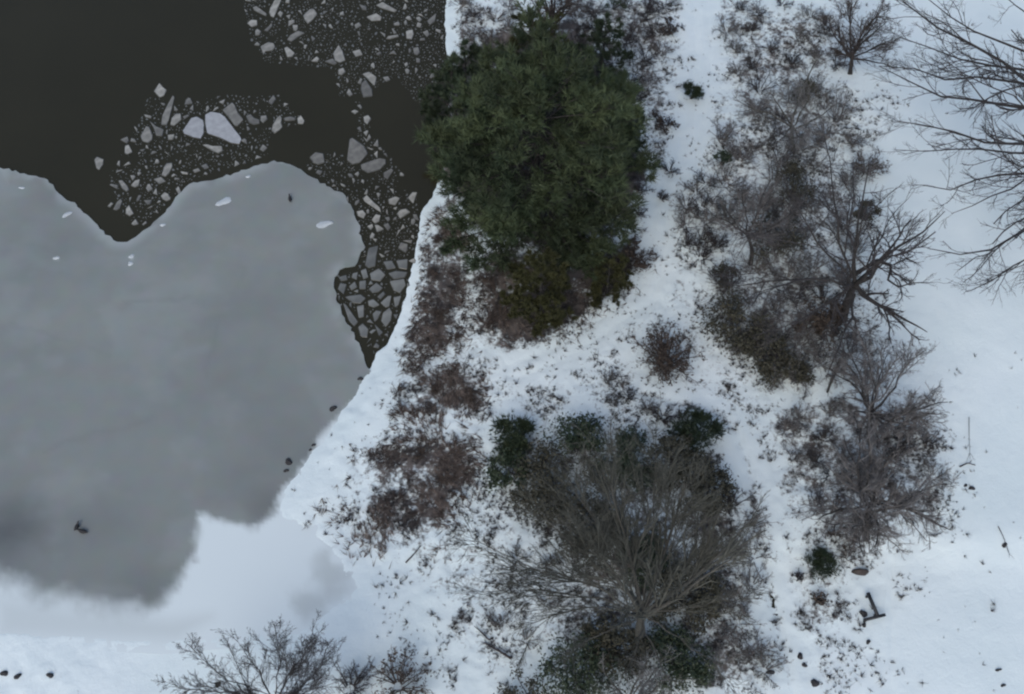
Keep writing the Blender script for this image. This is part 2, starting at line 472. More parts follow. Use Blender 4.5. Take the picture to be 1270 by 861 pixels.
def Zm(x0, y0, k, pts): return [(x0 + a / k, y0 + b / k) for a, b in pts]
big = []   # (pixel outline, look, label or None)
def F_(x0, y0, k, pts, look='floe', label=None): big.append((Zm(x0, y0, k, pts), look, label))
A = (210, 110, 7.056)
F_(*A, [(315, 230), (360, 205), (440, 215), (480, 240), (560, 340), (620, 420), (635, 450), (615, 490), (540, 480), (430, 430), (330, 395), (310, 300)], 'floe_snowy', 'largest pale snowy ice floe with a rounded right tip, middle of three touching floes')
F_(*A, [(115, 370), (150, 320), (190, 260), (240, 245), (300, 275), (308, 330), (305, 395), (275, 445), (200, 430), (130, 400)], 'floe_snowy', 'pale snowy ice floe touching the left side of the largest floe')
F_(*A, [(465, 190), (550, 120), (575, 150), (600, 210), (650, 275), (600, 330), (575, 330), (510, 245)], 'floe', 'grey pointed ice floe touching the upper right side of the largest floe')
F_(*A, [(670, 240), (710, 225), (745, 260), (790, 275), (790, 310), (740, 320), (695, 300)], 'floe', 'boot-shaped grey floe just right of the three touching floes')
F_(*A, [(800, 240), (850, 235), (860, 270), (820, 305), (795, 280)])
F_(*A, [(895, 370), (905, 320), (940, 260), (970, 235), (985, 260), (980, 300), (990, 340), (960, 370), (920, 395)], 'floe', 'upright leaf-shaped grey floe at the right end of the left drift')
F_(*A, [(1000, 260), (1060, 245), (1110, 260), (1100, 280), (1010, 285)])
F_(*A, [(1120, 260), (1150, 235), (1185, 285), (1170, 315), (1125, 310)])
F_(*A, [(290, 495), (330, 490), (380, 505), (460, 505), (470, 545), (430, 570), (380, 550)], 'floe', 'flat wedge of grey ice just below the largest snowy floe')
F_(*A, [(10, 320), (20, 260), (60, 220), (100, 220), (110, 270), (80, 300), (40, 330)])
B = (110, 90, 7.17)
F_(*B, [(580, 170), (630, 95), (660, 130), (695, 160), (670, 210), (630, 225)], 'floe', 'diamond-shaped grey floe at the topmost tip of the left drift')
F_(*B, [(645, 470), (655, 390), (690, 310), (750, 205), (765, 225), (740, 330), (715, 420), (695, 470)], 'floe', 'long narrow upright sliver of ice near the top of the left drift')
F_(*B, [(460, 570), (490, 520), (510, 480), (540, 485), (570, 560), (565, 600), (530, 630), (480, 615)], 'floe', 'pear-shaped grey floe left of the narrow ice sliver')
F_(*B, [(540, 430), (600, 480), (670, 510), (655, 570), (600, 565), (580, 500)])
F_(*B, [(50, 780), (75, 750), (135, 775), (130, 820), (95, 870), (70, 855)], 'floe', 'lone shield-shaped floe at the left edge of the drift in dark water')
F_(*B, [(490, 375), (565, 390), (555, 410), (505, 400)])
F_(*B, [(280, 600), (345, 570), (360, 610), (340, 635)])
B = (120, 190, 7.83)
F_(*B, [(630, 220), (650, 140), (680, 100), (735, 95), (735, 140), (700, 205), (665, 232)], 'floe', 'slanted oval floe in the middle of the lower left drift')
F_(*B, [(210, 270), (245, 262), (300, 320), (315, 360), (290, 378), (245, 345)])
F_(*B, [(330, 320), (370, 270), (420, 255), (410, 320), (370, 335)])
F_(*B, [(160, 550), (195, 480), (235, 440), (250, 470), (225, 540), (190, 560)])
F_(*B, [(280, 590), (285, 540), (315, 505), (345, 560), (360, 590), (320, 615)])
F_(*B, [(455, 460), (540, 455), (525, 495), (490, 505)])
F_(*B, [(335, 690), (380, 640), (410, 690), (360, 705)])
F_(*B, [(440, 695), (480, 660), (490, 680), (455, 705)])
F_(*B, [(105, 520), (140, 480), (165, 490), (130, 530)])
F_(*B, [(810, 180), (890, 190), (885, 210), (830, 205)])
F_(*B, [(930, 170), (990, 145), (1010, 175), (950, 195)])
F_(*B, [(765, 350), (795, 320), (825, 390), (795, 405)])
F_(*B, [(620, 420), (660, 380), (700, 400), (720, 450), (680, 470), (640, 450)])
B = (300, 0, 7.83)
F_(*B, [(265, 130), (275, 80), (320, 0), (385, 0), (345, 100), (310, 175), (280, 160)], 'floe', 'long blade-shaped floe cut by the top edge at the left of the upper drift')
F_(*B, [(105, 75), (140, 60), (245, 140), (235, 160), (190, 140), (120, 105)], 'floe', 'slim floe slanting down toward the blade-shaped floe in the upper drift')
F_(*B, [(50, 230), (90, 195), (150, 200), (150, 250), (95, 268)], 'floe', 'teardrop floe at the leftmost edge of the upper drift')
F_(*B, [(130, 300), (150, 280), (190, 310), (170, 345), (130, 350)])
F_(*B, [(180, 455), (260, 410), (310, 425), (325, 460), (300, 495), (230, 500), (210, 540)], 'floe', 'fish-shaped floe at the lower left edge of the upper drift')
F_(*B, [(410, 470), (440, 455), (515, 520), (490, 555), (440, 560)])
F_(*B, [(440, 390), (470, 345), (550, 300), (615, 325), (550, 360), (480, 410)], 'floe', 'bean-shaped floe slanting up to the right in the upper drift')
F_(*B, [(595, 155), (660, 90), (700, 90), (735, 140), (690, 195), (640, 235), (610, 200)], 'floe', 'rounded dull grey floe near the top edge in the upper drift')
F_(*B, [(885, 520), (940, 440), (980, 500), (1005, 590), (950, 615), (900, 590)], 'floe', 'tall triangular floe at the lower edge of the upper drift')
F_(*B, [(800, 600), (880, 570), (925, 615), (900, 635)])
F_(*B, [(670, 600), (730, 550), (755, 575), (735, 605)])
F_(*B, [(935, 680), (985, 660), (1010, 700), (970, 735), (935, 725)])
F_(*B, [(420, 30), (430, 0), (470, 0), (460, 35)])
F_(*B, [(215, 300), (270, 250), (290, 225), (300, 255), (250, 310)])
B = (420, 0, 7.17)
F_(*B, [(245, 155), (330, 120), (385, 155), (375, 185), (290, 190)], 'floe', 'bright fish-shaped floe near the top edge in the right half of the upper drift')
F_(*B, [(330, 50), (390, 20), (440, 50), (520, 95), (500, 112), (390, 80)], 'floe', 'long tailed floe just above the bright fish-shaped floe')
F_(*B, [(205, 740), (240, 710), (300, 800), (300, 860), (220, 870), (195, 800)], 'floe', 'bright blocky floe at the foot of the upper drift')
F_(*B, [(210, 660), (270, 640), (340, 690), (320, 770), (270, 720)])
for p in ([(660, 430), (710, 420), (725, 470), (700, 495), (670, 485)], [(420, 350), (440, 325), (530, 310), (535, 330), (460, 350)], [(745, 290), (790, 270), (810, 310), (785, 335)],
          [(330, 480), (370, 460), (385, 475), (350, 500)], [(120, 460), (190, 440), (215, 490), (150, 510)], [(440, 490), (490, 450), (520, 490), (480, 480)], [(180, 40), (250, 60), (250, 95), (210, 90)],
          [(580, 570), (610, 555), (620, 580), (595, 600)], [(390, 690), (440, 680), (460, 715), (420, 730)], [(700, 200), (740, 215), (730, 250), (690, 240)]): F_(*B, p)
B = (380, 90, 6.15)
F_(*B, [(330, 510), (350, 500), (440, 560), (470, 620), (410, 690), (350, 705), (310, 670)], 'floe', 'big triangular floe in the narrow channel left of the evergreen')
F_(*B, [(415, 705), (480, 680), (560, 655), (605, 665), (605, 700), (560, 745), (470, 770), (420, 740)], 'floe', 'big lozenge floe touching the triangular floe in the channel')
F_(*B, [(25, 650), (70, 610), (130, 620), (140, 690), (90, 705), (50, 690)], 'floe', 'blocky floe beside the top corner of the ice sheet')
for p in ([(340, 300), (370, 285), (400, 300), (370, 320)], [(435, 340), (470, 325), (495, 355), (465, 400), (440, 380)], [(585, 770), (650, 730), (665, 750), (620, 820), (590, 800)],
          [(305, 160), (325, 120), (355, 170), (330, 185)], [(430, 490), (460, 520), (480, 470), (495, 500), (460, 535)]): F_(*B, p)
B = (430, 210, 6.63)
F_(*B, [(130, 240), (165, 215), (210, 260), (275, 320), (285, 360), (240, 330), (150, 270)], 'floe', 'bent boomerang floe in the channel beside the ice sheet edge')
for p in ([(80, 350), (130, 335), (160, 370), (140, 410), (90, 385)], [(410, 370), (440, 335), (490, 325), (525, 355), (480, 385), (440, 410)], [(340, 250), (400, 225), (440, 240), (400, 300), (345, 285)],
          [(205, 420), (240, 370), (280, 380), (270, 430), (235, 450)], [(300, 460), (340, 440), (365, 480), (340, 510)]): F_(*B, p)
F_(*B, [(150, 790), (180, 650), (260, 630), (245, 720), (235, 800), (180, 815)], 'plate', 'flat grey plate of ice standing between the ice sheet and the crushed ice')
B = (410, 320, 6.15)
for p, lb in (([(110, 300), (150, 290), (230, 280), (270, 310), (230, 350), (170, 345)], 'wide plate of ice across the middle of the dark cracked hole'),
          ([(95, 345), (120, 360), (210, 490), (180, 525), (140, 480)], 'long curved plate of ice along the left rim of the cracked hole'),
          ([(200, 370), (255, 360), (255, 450), (215, 460)], None), ([(210, 530), (245, 500), (290, 545), (280, 610), (230, 600)], 'square plate of ice lowest in the cracked hole'),
          ([(335, 505), (360, 530), (400, 570), (370, 600)], None), ([(320, 430), (350, 400), (390, 410), (360, 470), (335, 490)], None),
          ([(385, 480), (400, 420), (450, 380), (470, 420), (460, 480), (420, 530)], None), ([(380, 345), (440, 290), (465, 290), (450, 370), (420, 380)], None),
          ([(285, 330), (325, 315), (375, 360), (330, 380), (290, 365)], None), ([(290, 240), (350, 190), (400, 230), (370, 260), (320, 270)], None),
          ([(450, 180), (560, 160), (575, 210), (530, 270), (480, 250)], None), ([(440, 120), (500, 100), (590, 110), (570, 150), (480, 165)], None),
          ([(355, 300), (405, 255), (420, 280), (380, 320)], None), ([(75, 190), (125, 205), (100, 280), (55, 240)], None), ([(140, 220), (185, 180), (205, 225), (160, 250)], None),
          ([(170, 120), (210, 110), (200, 170), (160, 150)], None), ([(60, 150), (120, 130), (130, 170), (80, 180)], None), ([(230, 100), (270, 80), (290, 150), (250, 165)], None),
          ([(220, 180), (270, 170), (270, 240), (220, 240)], None), ([(300, 120), (370, 80), (420, 130), (380, 180), (310, 170)], None), ([(480, 300), (540, 290), (520, 360), (490, 380)], None),
          ([(400, 30), (470, 20), (500, 80), (430, 90)], None), ([(500, 20), (590, 10), (585, 90), (520, 80)], None)): F_(*B, p, 'plate', lb)

WATER_Z = ICE_Z - .07
occ = []
def region_of(px, py):
    if py < 118 and px > 295: return 'upper'
    if px < 385: return 'left'
    return 'channel' if py < 330 else 'hole'
GROUPS = {'upper': ('small grey ice fragment floating in the upper drift between top edge and evergreen', 'ice fragments of the upper drift'),
          'left': ('small grey ice fragment floating in the left drift above the notch in the ice sheet', 'ice fragments of the left drift'),
          'channel': ('small grey ice fragment crowding the channel between the ice sheet and the bank', 'ice fragments in the channel'),
          'hole': ('broken plate of grey ice fitted among dark cracks by the bank', 'broken plates in the cracked hole')}
n_ind = 0
for pts, look, label in big:
    c = np.mean(pts, 0); P = np.array(pts)
    occ.append((P, c, np.abs(P - c).max(0)))
    me, cw = prism('ice_floe', polyw(pts, WATER_Z), WATER_Z, .055, look)
    o = put('ice_floe', me, M[look], loc=(cw[0], cw[1], 0))
    lb, gp = GROUPS[region_of(*c)]
    tag(o, label or lb, 'ice floe', gp); n_ind += 1

r_ = rng_(77)
zones = [  # outline, number, median size (px), large ones first
    ([(300, -5), (556, -5), (552, 70), (545, 105), (520, 130), (490, 95), (450, 118), (420, 120), (415, 85), (330, 78), (312, 50)], 1300, 1.7),
    ([(185, 118), (215, 128), (290, 118), (345, 118), (378, 150), (340, 165), (330, 195), (270, 212), (232, 225), (200, 262), (170, 282), (150, 265), (135, 220), (165, 165)], 640, 2.1),
    ([(440, 120), (455, 140), (462, 170), (495, 210), (520, 245), (515, 290), (500, 335), (452, 330), (448, 285), (440, 255), (405, 225), (380, 205), (400, 190), (440, 195), (445, 160)], 480, 2.0),
    ([(454, 290), (520, 275), (512, 330), (500, 388), (480, 345), (458, 330)], 150, 2.5),
    ([(452, 325), (506, 325), (497, 380), (480, 420), (462, 440), (452, 420), (430, 395), (418, 370), (418, 342), (442, 335)], 130, 2.6),
]
cand = []
for zi, (zp, n, med) in enumerate(zones):
    zp = np.array(zp, float); got = 0; tries = 0
    while got < n and tries < n * 12:
        tries += 1
        p = r_.uniform(zp.min(0), zp.max(0))
        if sdf(zp, p[:1], p[1:])[0] > 0: continue
        if vnoise(np.array([p[0] * .06]), np.array([p[1] * .06]), 60 + zi)[0] < r_.uniform(.02, .5): continue
        rr = min(med * math.exp(r_.normal(0, .4)), 5.5) * (1 if got > n * .22 else 1.75)
        ok = True
        for P, c, h in occ:
            if abs(p[0] - c[0]) < h[0] + rr and abs(p[1] - c[1]) < h[1] + rr and sdf(P, p[:1], p[1:])[0] < rr * .75: ok = False; break
        if not ok: continue
        k = r_.integers(3, 7); an = np.sort(r_.uniform(0, 2 * math.pi, k) * .35 + np.arange(k) / k * 2 * math.pi * .9)
        st = r_.uniform(.38, 1.0); ro = r_.uniform(0, math.pi)
        q = np.stack([np.cos(an) * rr * r_.uniform(.7, 1.15, k), np.sin(an) * rr * st * r_.uniform(.7, 1.15, k)], 1)
        q = q @ np.array([[math.cos(ro), math.sin(ro)], [-math.sin(ro), math.cos(ro)]]) + p
        occ.append((q, p, np.abs(q - p).max(0))); cand.append((rr, q)); got += 1
cand.sort(key=lambda t: -t[0])
for rr, q in cand[:296 - n_ind]:
    c = q.mean(0); reg = region_of(*c)
    me, cw = prism('ice_floe', polyw(q, WATER_Z), WATER_Z, .045, 'plate' if reg == 'hole' else 'floe')
    o = put('ice_floe', me, M['plate' if reg == 'hole' else 'floe'], loc=(cw[0], cw[1], 0))
    tag(o, GROUPS[reg][0], 'ice floe', GROUPS[reg][1])
Vs, Fs, nb = [], [], 0       # the crumbs nobody could count
for rr, q in cand[296 - n_ind:]:
    P = polyw(q, WATER_Z); n = len(P)
    a = 0.5 * np.sum(P[:, 0] * np.roll(P[:, 1], -1) - np.roll(P[:, 0], -1) * P[:, 1])
    if a < 0: P = P[::-1]
    c = P.mean(0)
    Vs += [np.column_stack([P, np.full(n, WATER_Z - .02)]), np.array([[c[0], c[1], WATER_Z + .04]])]
    k = np.arange(n); Fs.append(np.stack([nb + k, nb + (k + 1) % n, np.full(n, nb + n)], 1)); nb += n + 1
tag(put('brash_ice', raw_mesh('brash_ice', np.vstack(Vs), np.vstack(Fs)), M['plate']), 'fine grey crumbs of broken ice floating between the floes', 'brash ice', kind='stuff')

def lump(name, px, py, w, h, z, m, seed, ang=0, th=.12):
    """an irregular flattened lump"""
    r = rng_(seed); c = at(px, py, z)
    if z > ICE_Z + .01: c[2] = gz(c[0], c[1])
    V, F = [], []
    nu, nv = 12, 5
    for j in range(nv):
        f = j / (nv - 1) * math.pi / 2
        for i_ in range(nu):
            a = 2 * math.pi * i_ / nu
            k = 1 + .22 * math.sin(2 * a + seed) + .13 * math.sin(3 * a + seed * 2.3) + r.normal(0, .05)
            lx, ly = math.cos(a) * w * k * math.cos(f), math.sin(a) * h * k * math.cos(f)
            V.append((lx * math.cos(ang) - ly * math.sin(ang), lx * math.sin(ang) + ly * math.cos(ang), th * math.sin(f) * (1 + r.normal(0, .08)) - .02))
    for j in range(nv - 1):
        for i_ in range(nu):
            F.append((j * nu + i_, j * nu + (i_ + 1) % nu, (j + 1) * nu + (i_ + 1) % nu, (j + 1) * nu + i_))
    return put(name, raw_mesh(name, V, np.array(F), True), M[m], loc=tuple(c))
for px, py, w, h, an, lb in ((278, 250, .5, .34, .5, 'pale triangular snow lump on the grey ice below the ice sheet peak'), (163, 318, .2, .16, 0, 'small white snow lump on the ice, upper one of a close pair'),
                         (162, 327, .22, .15, .2, 'small white snow lump on the ice, lower one of a close pair'), (70, 320, .2, .15, 0, 'small lone white snow lump at the left on the grey ice'),
                         (402, 278, .6, .28, .1, 'long pale smear of snow on the ice near its right edge'), (27, 233, .2, .12, 0, 'white snow lump near the left shoreline of the open water'),
                         (308, 219, .17, .14, 0, 'tiny white snow lump at the rim just left of the ice sheet peak'), (83, 266, .32, .2, .6, 'whitish snow lump on the ice rim left of the notch'), (202, 279, .18, .15, 0, 'small white snow lump on the rim right of the notch')):
    tag(lump('snow_lump', px, py, w, h, ICE_Z, 'snow', int(px), an, .07), lb, 'snow lump', 'snow lumps on the ice')
# ------------------------------------------------------------------ plants: generators
def perp(D, r):
    v = r.normal(size=D.shape); v -= (v * D).sum(-1, keepdims=True) * D
    return norm(v)

def grow(P, D, L, R, nseg, gnarl, up, taper, r):
    """grow every branch of a level at once -> points (n,nseg+1,3), radii (n,nseg+1)"""
    P = P.copy(); D = norm(D); pts = [P.copy()]
    for _ in range(nseg):
        D = norm(D + r.normal(0, gnarl, D.shape) + np.array([0, 0, up]))
        P = P + D * (L / nseg)[:, None]; pts.append(P.copy())
    t = np.linspace(0, 1, nseg + 1)
    return np.stack(pts, 1), R[:, None] * (1 - t * (1 - taper))[None]

def children(pts, R, L, per, t0, t1, ang, lr, rr, r, ids):
    n, k = pts.shape[:2]
    src = np.repeat(np.arange(n), per)
    t = r.uniform(t0, t1, len(src)) * (k - 1)
    i0 = np.minimum(t.astype(int), k - 2); f = (t - i0)[:, None]
    P = pts[src, i0] * (1 - f) + pts[src, i0 + 1] * f
    T = norm(pts[src, i0 + 1] - pts[src, i0])
    a = r.normal(ang, .18, len(src))[:, None]
    D = T * np.cos(a) + perp(T, r) * np.sin(a)
    tt = t / (k - 1)
    L2 = L[src] * lr * (1.15 - .75 * tt) * r.uniform(.6, 1.2, len(src))
    R2 = np.maximum((R[src, i0] * (1 - f[:, 0]) + R[src, i0 + 1] * f[:, 0]) * rr, .004)
    return P, D, L2, R2, ids[src]

def tubes(pts, R, sides, cap=False):
    """welded tubes for (n,k,3) polylines"""
    n, k = pts.shape[:2]
    T = norm(np.gradient(pts, axis=1))
    ref = np.where(np.abs(T[..., 2:3]) < .9, np.array([0, 0, 1.]), np.array([1., 0, 0]))
    u = norm(np.cross(T, ref)); v = np.cross(T, u)
    a = np.arange(sides) / sides * 2 * math.pi
    V = pts[:, :, None] + R[:, :, None, None] * (u[:, :, None] * np.cos(a)[None, None, :, None] + v[:, :, None] * np.sin(a)[None, None, :, None])
    idx = np.arange(n * k * sides).reshape(n, k, sides)
    nx_ = np.roll(idx, -1, 2)
    F = np.stack([idx[:, :-1], nx_[:, :-1], nx_[:, 1:], idx[:, 1:]], -1).reshape(-1, 4)
    return V.reshape(-1, 3), F

class Acc:
    def __init__(s): s.V = []; s.F = []; s.n = 0
    def add(s, V, F):
        if len(V) == 0: return
        s.V.append(V); s.F.append(np.asarray(F) + s.n); s.n += len(V)
    def obj(s, name, m, parent, smooth=True):
        if not s.V: return None
        V = np.vstack(s.V)
        q = [f for f in s.F if f.shape[1] == 4]; t = [f for f in s.F if f.shape[1] == 3]
        return put(name, raw_mesh(name, V, [np.vstack(z) for z in (q, t) if z], smooth), m, parent)

def blades(P, D, per, ln, wd, spread, r):
    """needle / leaf blades: narrow triangles leaving P roughly along D"""
    n = len(P) * per
    p = np.repeat(P, per, 0); d = norm(np.repeat(D, per, 0) + r.normal(0, spread, (n, 3)))
    l = ln * r.uniform(.6, 1.3, n)[:, None]; s = perp(d, r) * (wd * r.uniform(.7, 1.3, n))[:, None] * .5
    V = np.stack([p - s, p + s, p + d * l], 1).reshape(-1, 3)
    return V, np.arange(n * 3).reshape(-1, 3)

def leaves(P, size, r, flat=.5):
    """rhombic leaves, two triangles each, loosely facing up"""
    n = len(P)
    nn = norm(r.normal(size=(n, 3)) + np.array([0, 0, flat * 2])); u = perp(nn, r); v = np.cross(nn, u)
    l = (size * r.uniform(.6, 1.4, n))[:, None]
    V = np.stack([P - u * l, P + v * l * .45 + nn * l * .12, P + u * l, P - v * l * .45 + nn * l * .12], 1).reshape(-1, 3)
    return V, np.arange(n * 4).reshape(-1, 4)

def trunk_tube(pts, radii, sides=10):
    return tubes(np.array(pts, float)[None], np.array(radii, float)[None], sides)

def bare_tree(label, base_px, hc, r0, seed, limbs=None, auto=(6, 5.0, .35, .9), lv=(5, 6, 5), ratio=(.55, .5, .5), tw='twig_grey', bark='bark_dark',
              gnarl=.14, crotch_px=None, twr=.0075, group=None, lean=None, name='bare_tree', up=.05, spread_ang=.75, t0=.15, ang2=.65):
    """trunk + main limbs (each a part, its twigs a sub-part). limbs: traced [(pixels, z0, z1, radius)]"""
    r = rng_(seed)
    g = at(*base_px) if base_px else at(crotch_px[0], crotch_px[1], hc) + np.array([.15, -.1, 0]); g[2] = gz(g[0], g[1])
    if crotch_px is not None: c = at(crotch_px[0], crotch_px[1], hc)
    else: c = g + np.array([r.normal(0, .2), r.normal(0, .2), hc])
    root = empty(name, tuple(g), label, 'tree', group)
    t = np.linspace(-.03, 1, 7)[:, None]
    tp = g * (1 - t) + c * t + np.sin(t * 3.1) * np.array([r.normal(0, .12), r.normal(0, .12), 0])
    rr = r0 * (1.15 - .45 * np.linspace(0, 1, 7)); rr[0] *= 1.1
    a = Acc(); a.add(*trunk_tube(tp - g, rr)); a.obj('trunk', M[bark], root)
    P1, R1 = [], []
    K = 9
    if limbs:
        for px, z0, z1, rl in limbs:
            px = np.array(px, float); zz = z0 + (z1 - z0) * np.linspace(0, 1, len(px))
            w = at(px[:, 0], px[:, 1], zz)
            s = np.concatenate([[0], np.cumsum(np.linalg.norm(np.diff(w, axis=0), axis=1))]); q = np.linspace(0, s[-1], K)
            w = np.stack([np.interp(q, s, w[:, j]) for j in range(3)], 1)
            w[1:-1] += r.normal(0, .07, (K - 2, 3))
            P1.append(w); R1.append(np.linspace(rl, rl * .14, K))
    n, L, elev, jit = auto
    if n:
        az = np.arange(n) / n * 2 * math.pi + r.uniform(0, 6) + r.normal(0, .25, n)
        el = np.clip(r.normal(elev, .3, n), -.1, 1.4)
        D = np.stack([np.cos(az) * np.cos(el), np.sin(az) * np.cos(el), np.sin(el)], 1)
        if lean is not None: D = norm(D + np.array(lean))
        st = np.array([tp[-1] * (1 - f) + tp[-3] * f for f in r.uniform(0, jit, n)])
        pts, R = grow(st, D, L * r.uniform(.75, 1.2, n), np.full(n, r0 * .5), K - 1, gnarl, up, .25, r)
        for a_, b_ in zip(pts, R): P1.append(a_); R1.append(b_)
    P1 = np.array(P1) - g; R1 = np.array(R1)
    L1 = np.linalg.norm(np.diff(P1, axis=1), axis=2).sum(1)
    ids = np.arange(len(P1))
    levels = []
    pts, R, L = P1, R1, L1
    for li, (m, ra) in enumerate(zip(lv, ratio)):
        per = np.maximum(1, np.round(m * (L / L.mean()) ** .7)).astype(int)
        Pc, Dc, Lc, Rc, ids_c = children(pts, R, L, per, t0 if li == 0 else .1, 1.0, spread_ang if li == 0 else ang2, ra, .62, r, ids)
        Rc = np.clip(Rc, twr * (1.0 if li == len(lv) - 1 else 1.25), .09)
        pts, R = grow(Pc, Dc, Lc, Rc, 5 if li == 0 else 3 if li < 2 else 2, gnarl * 1.1, up * 1.2, .55, r)
        L, ids = Lc, ids_c
        levels.append((pts, R, ids))
    for k in range(len(P1)):
        a = Acc(); a.add(*tubes(P1[k:k + 1], R1[k:k + 1], 7))
        lo = a.obj('limb', M[bark], root)
        b = Acc()
        for li, (pts, R, ids) in enumerate(levels):
            s = ids == k
            if s.any(): b.add(*tubes(pts[s], R[s], 4 if li == 0 else 3))
        b.obj('twigs', M[tw], lo, False)
    return root

def bare_shrub(label, px, rad_m, h, seed, n=9, tw='twig_grey', st='twig_dark', lv=(5, 4), twr=.008, group=None, cat='shrub', leaf=0, leaf_m='leaf_brown', flat=1.0, name='bare_shrub', leafsize=.10):
    r = rng_(seed)
    g = at(px[0], px[1], h * .45); g[2] = gz(g[0], g[1])
    root = empty(name, tuple(g), label, cat, group)
    az = r.uniform(0, 2 * math.pi, n); sl_ = np.sqrt(r.uniform(.05, 1, n)) * rad_m
    tip = np.stack([np.cos(az) * sl_, np.sin(az) * sl_, h * np.sqrt(np.clip(1.05 - (sl_ / rad_m) ** 2 * .8, .1, 1)) * flat], 1)
    P = np.stack([np.cos(az), np.sin(az), np.zeros(n) - .02], 1) * .12 * rad_m
    L = np.linalg.norm(tip, axis=1) * r.uniform(.75, 1.0, n)
    pts, R = grow(P, tip + np.array([0, 0, .2]), L, np.full(n, .018 + .010 * h), 6, .14, .0, .35, r)
    ids = np.arange(n); b = Acc(); b.add(*tubes(pts, R, 4)); ends = []
    for i_, m in enumerate(lv):
        Pc, Dc, Lc, Rc, ids = children(pts, R, L, np.full(len(pts), m), .15, 1, .75, .48, .6, r, ids)
        pts, R = grow(Pc, Dc, Lc, np.clip(Rc, twr, .03), 3, .2, .05, .6, r); L = Lc
        b.add(*tubes(pts, R, 3)); ends.append(pts[:, 1:].reshape(-1, 3))
    b.obj('branches', M[tw], root, False)
    if leaf:
        E = np.vstack(ends); c = Acc()
        c.add(*leaves(E[r.integers(0, len(E), leaf)] + r.normal(0, .08, (leaf, 3)), leafsize, r)); c.obj('dead_leaves', M[leaf_m], root, False)
    return root

def leafy_shrub(label, px, rad_m, h, seed, n=1500, size=.10, m='leaf_green', group=None, name='evergreen_shrub', st='twig_dark', clumps=14, spiky=False, cat='shrub', tight=.30):
    r = rng_(seed)
    g = at(px[0], px[1], h * .5); g[2] = gz(g[0], g[1])
    root = empty(name, tuple(g), label, cat, group)
    az = r.uniform(0, 2 * math.pi, clumps); q = np.sqrt(r.uniform(0, 1, clumps)) * rad_m * .85
    C = np.stack([np.cos(az) * q, np.sin(az) * q, h * (.35 + .6 * np.sqrt(np.clip(1 - (q / rad_m) ** 2, 0, 1))) * r.uniform(.7, 1.1, clumps)], 1)
    P0 = np.zeros((clumps, 3)); P0[:, :2] = r.normal(0, .1 * rad_m, (clumps, 2))
    L = np.linalg.norm(C - P0, axis=1)
    pts, R = grow(P0, C - P0, L, np.full(clumps, .02 + .008 * h), 5, .08, 0, .4, r)
    a = Acc(); a.add(*tubes(pts, R, 5))
    Pc, Dc, Lc, Rc, _ = children(pts, R, L, np.full(clumps, 5), .4, 1, .8, .4, .6, r, np.arange(clumps))
    p2, R2 = grow(Pc, Dc, Lc, np.clip(Rc, .008, .02), 3, .2, .02, .6, r); a.add(*tubes(p2, R2, 3))
    a.obj('stems', M[st], root)
    ci = r.integers(0, clumps, n); cr = (rad_m * tight * r.uniform(.5, 1.35, clumps))[ci][:, None]
    v = r.normal(size=(n, 3)) * .62 * cr * np.array([1, 1, .7])
    Q = C[ci] + v; Q[:, 2] = np.maximum(Q[:, 2], .05)
    b = Acc()
    if spiky: b.add(*blades(Q, norm(v + np.array([0, 0, .25])), 5, size * 2.6, size * .5, .55, r))
    else: b.add(*leaves(Q, size, r))
    b.obj('foliage', M[m], root, False)
    return root

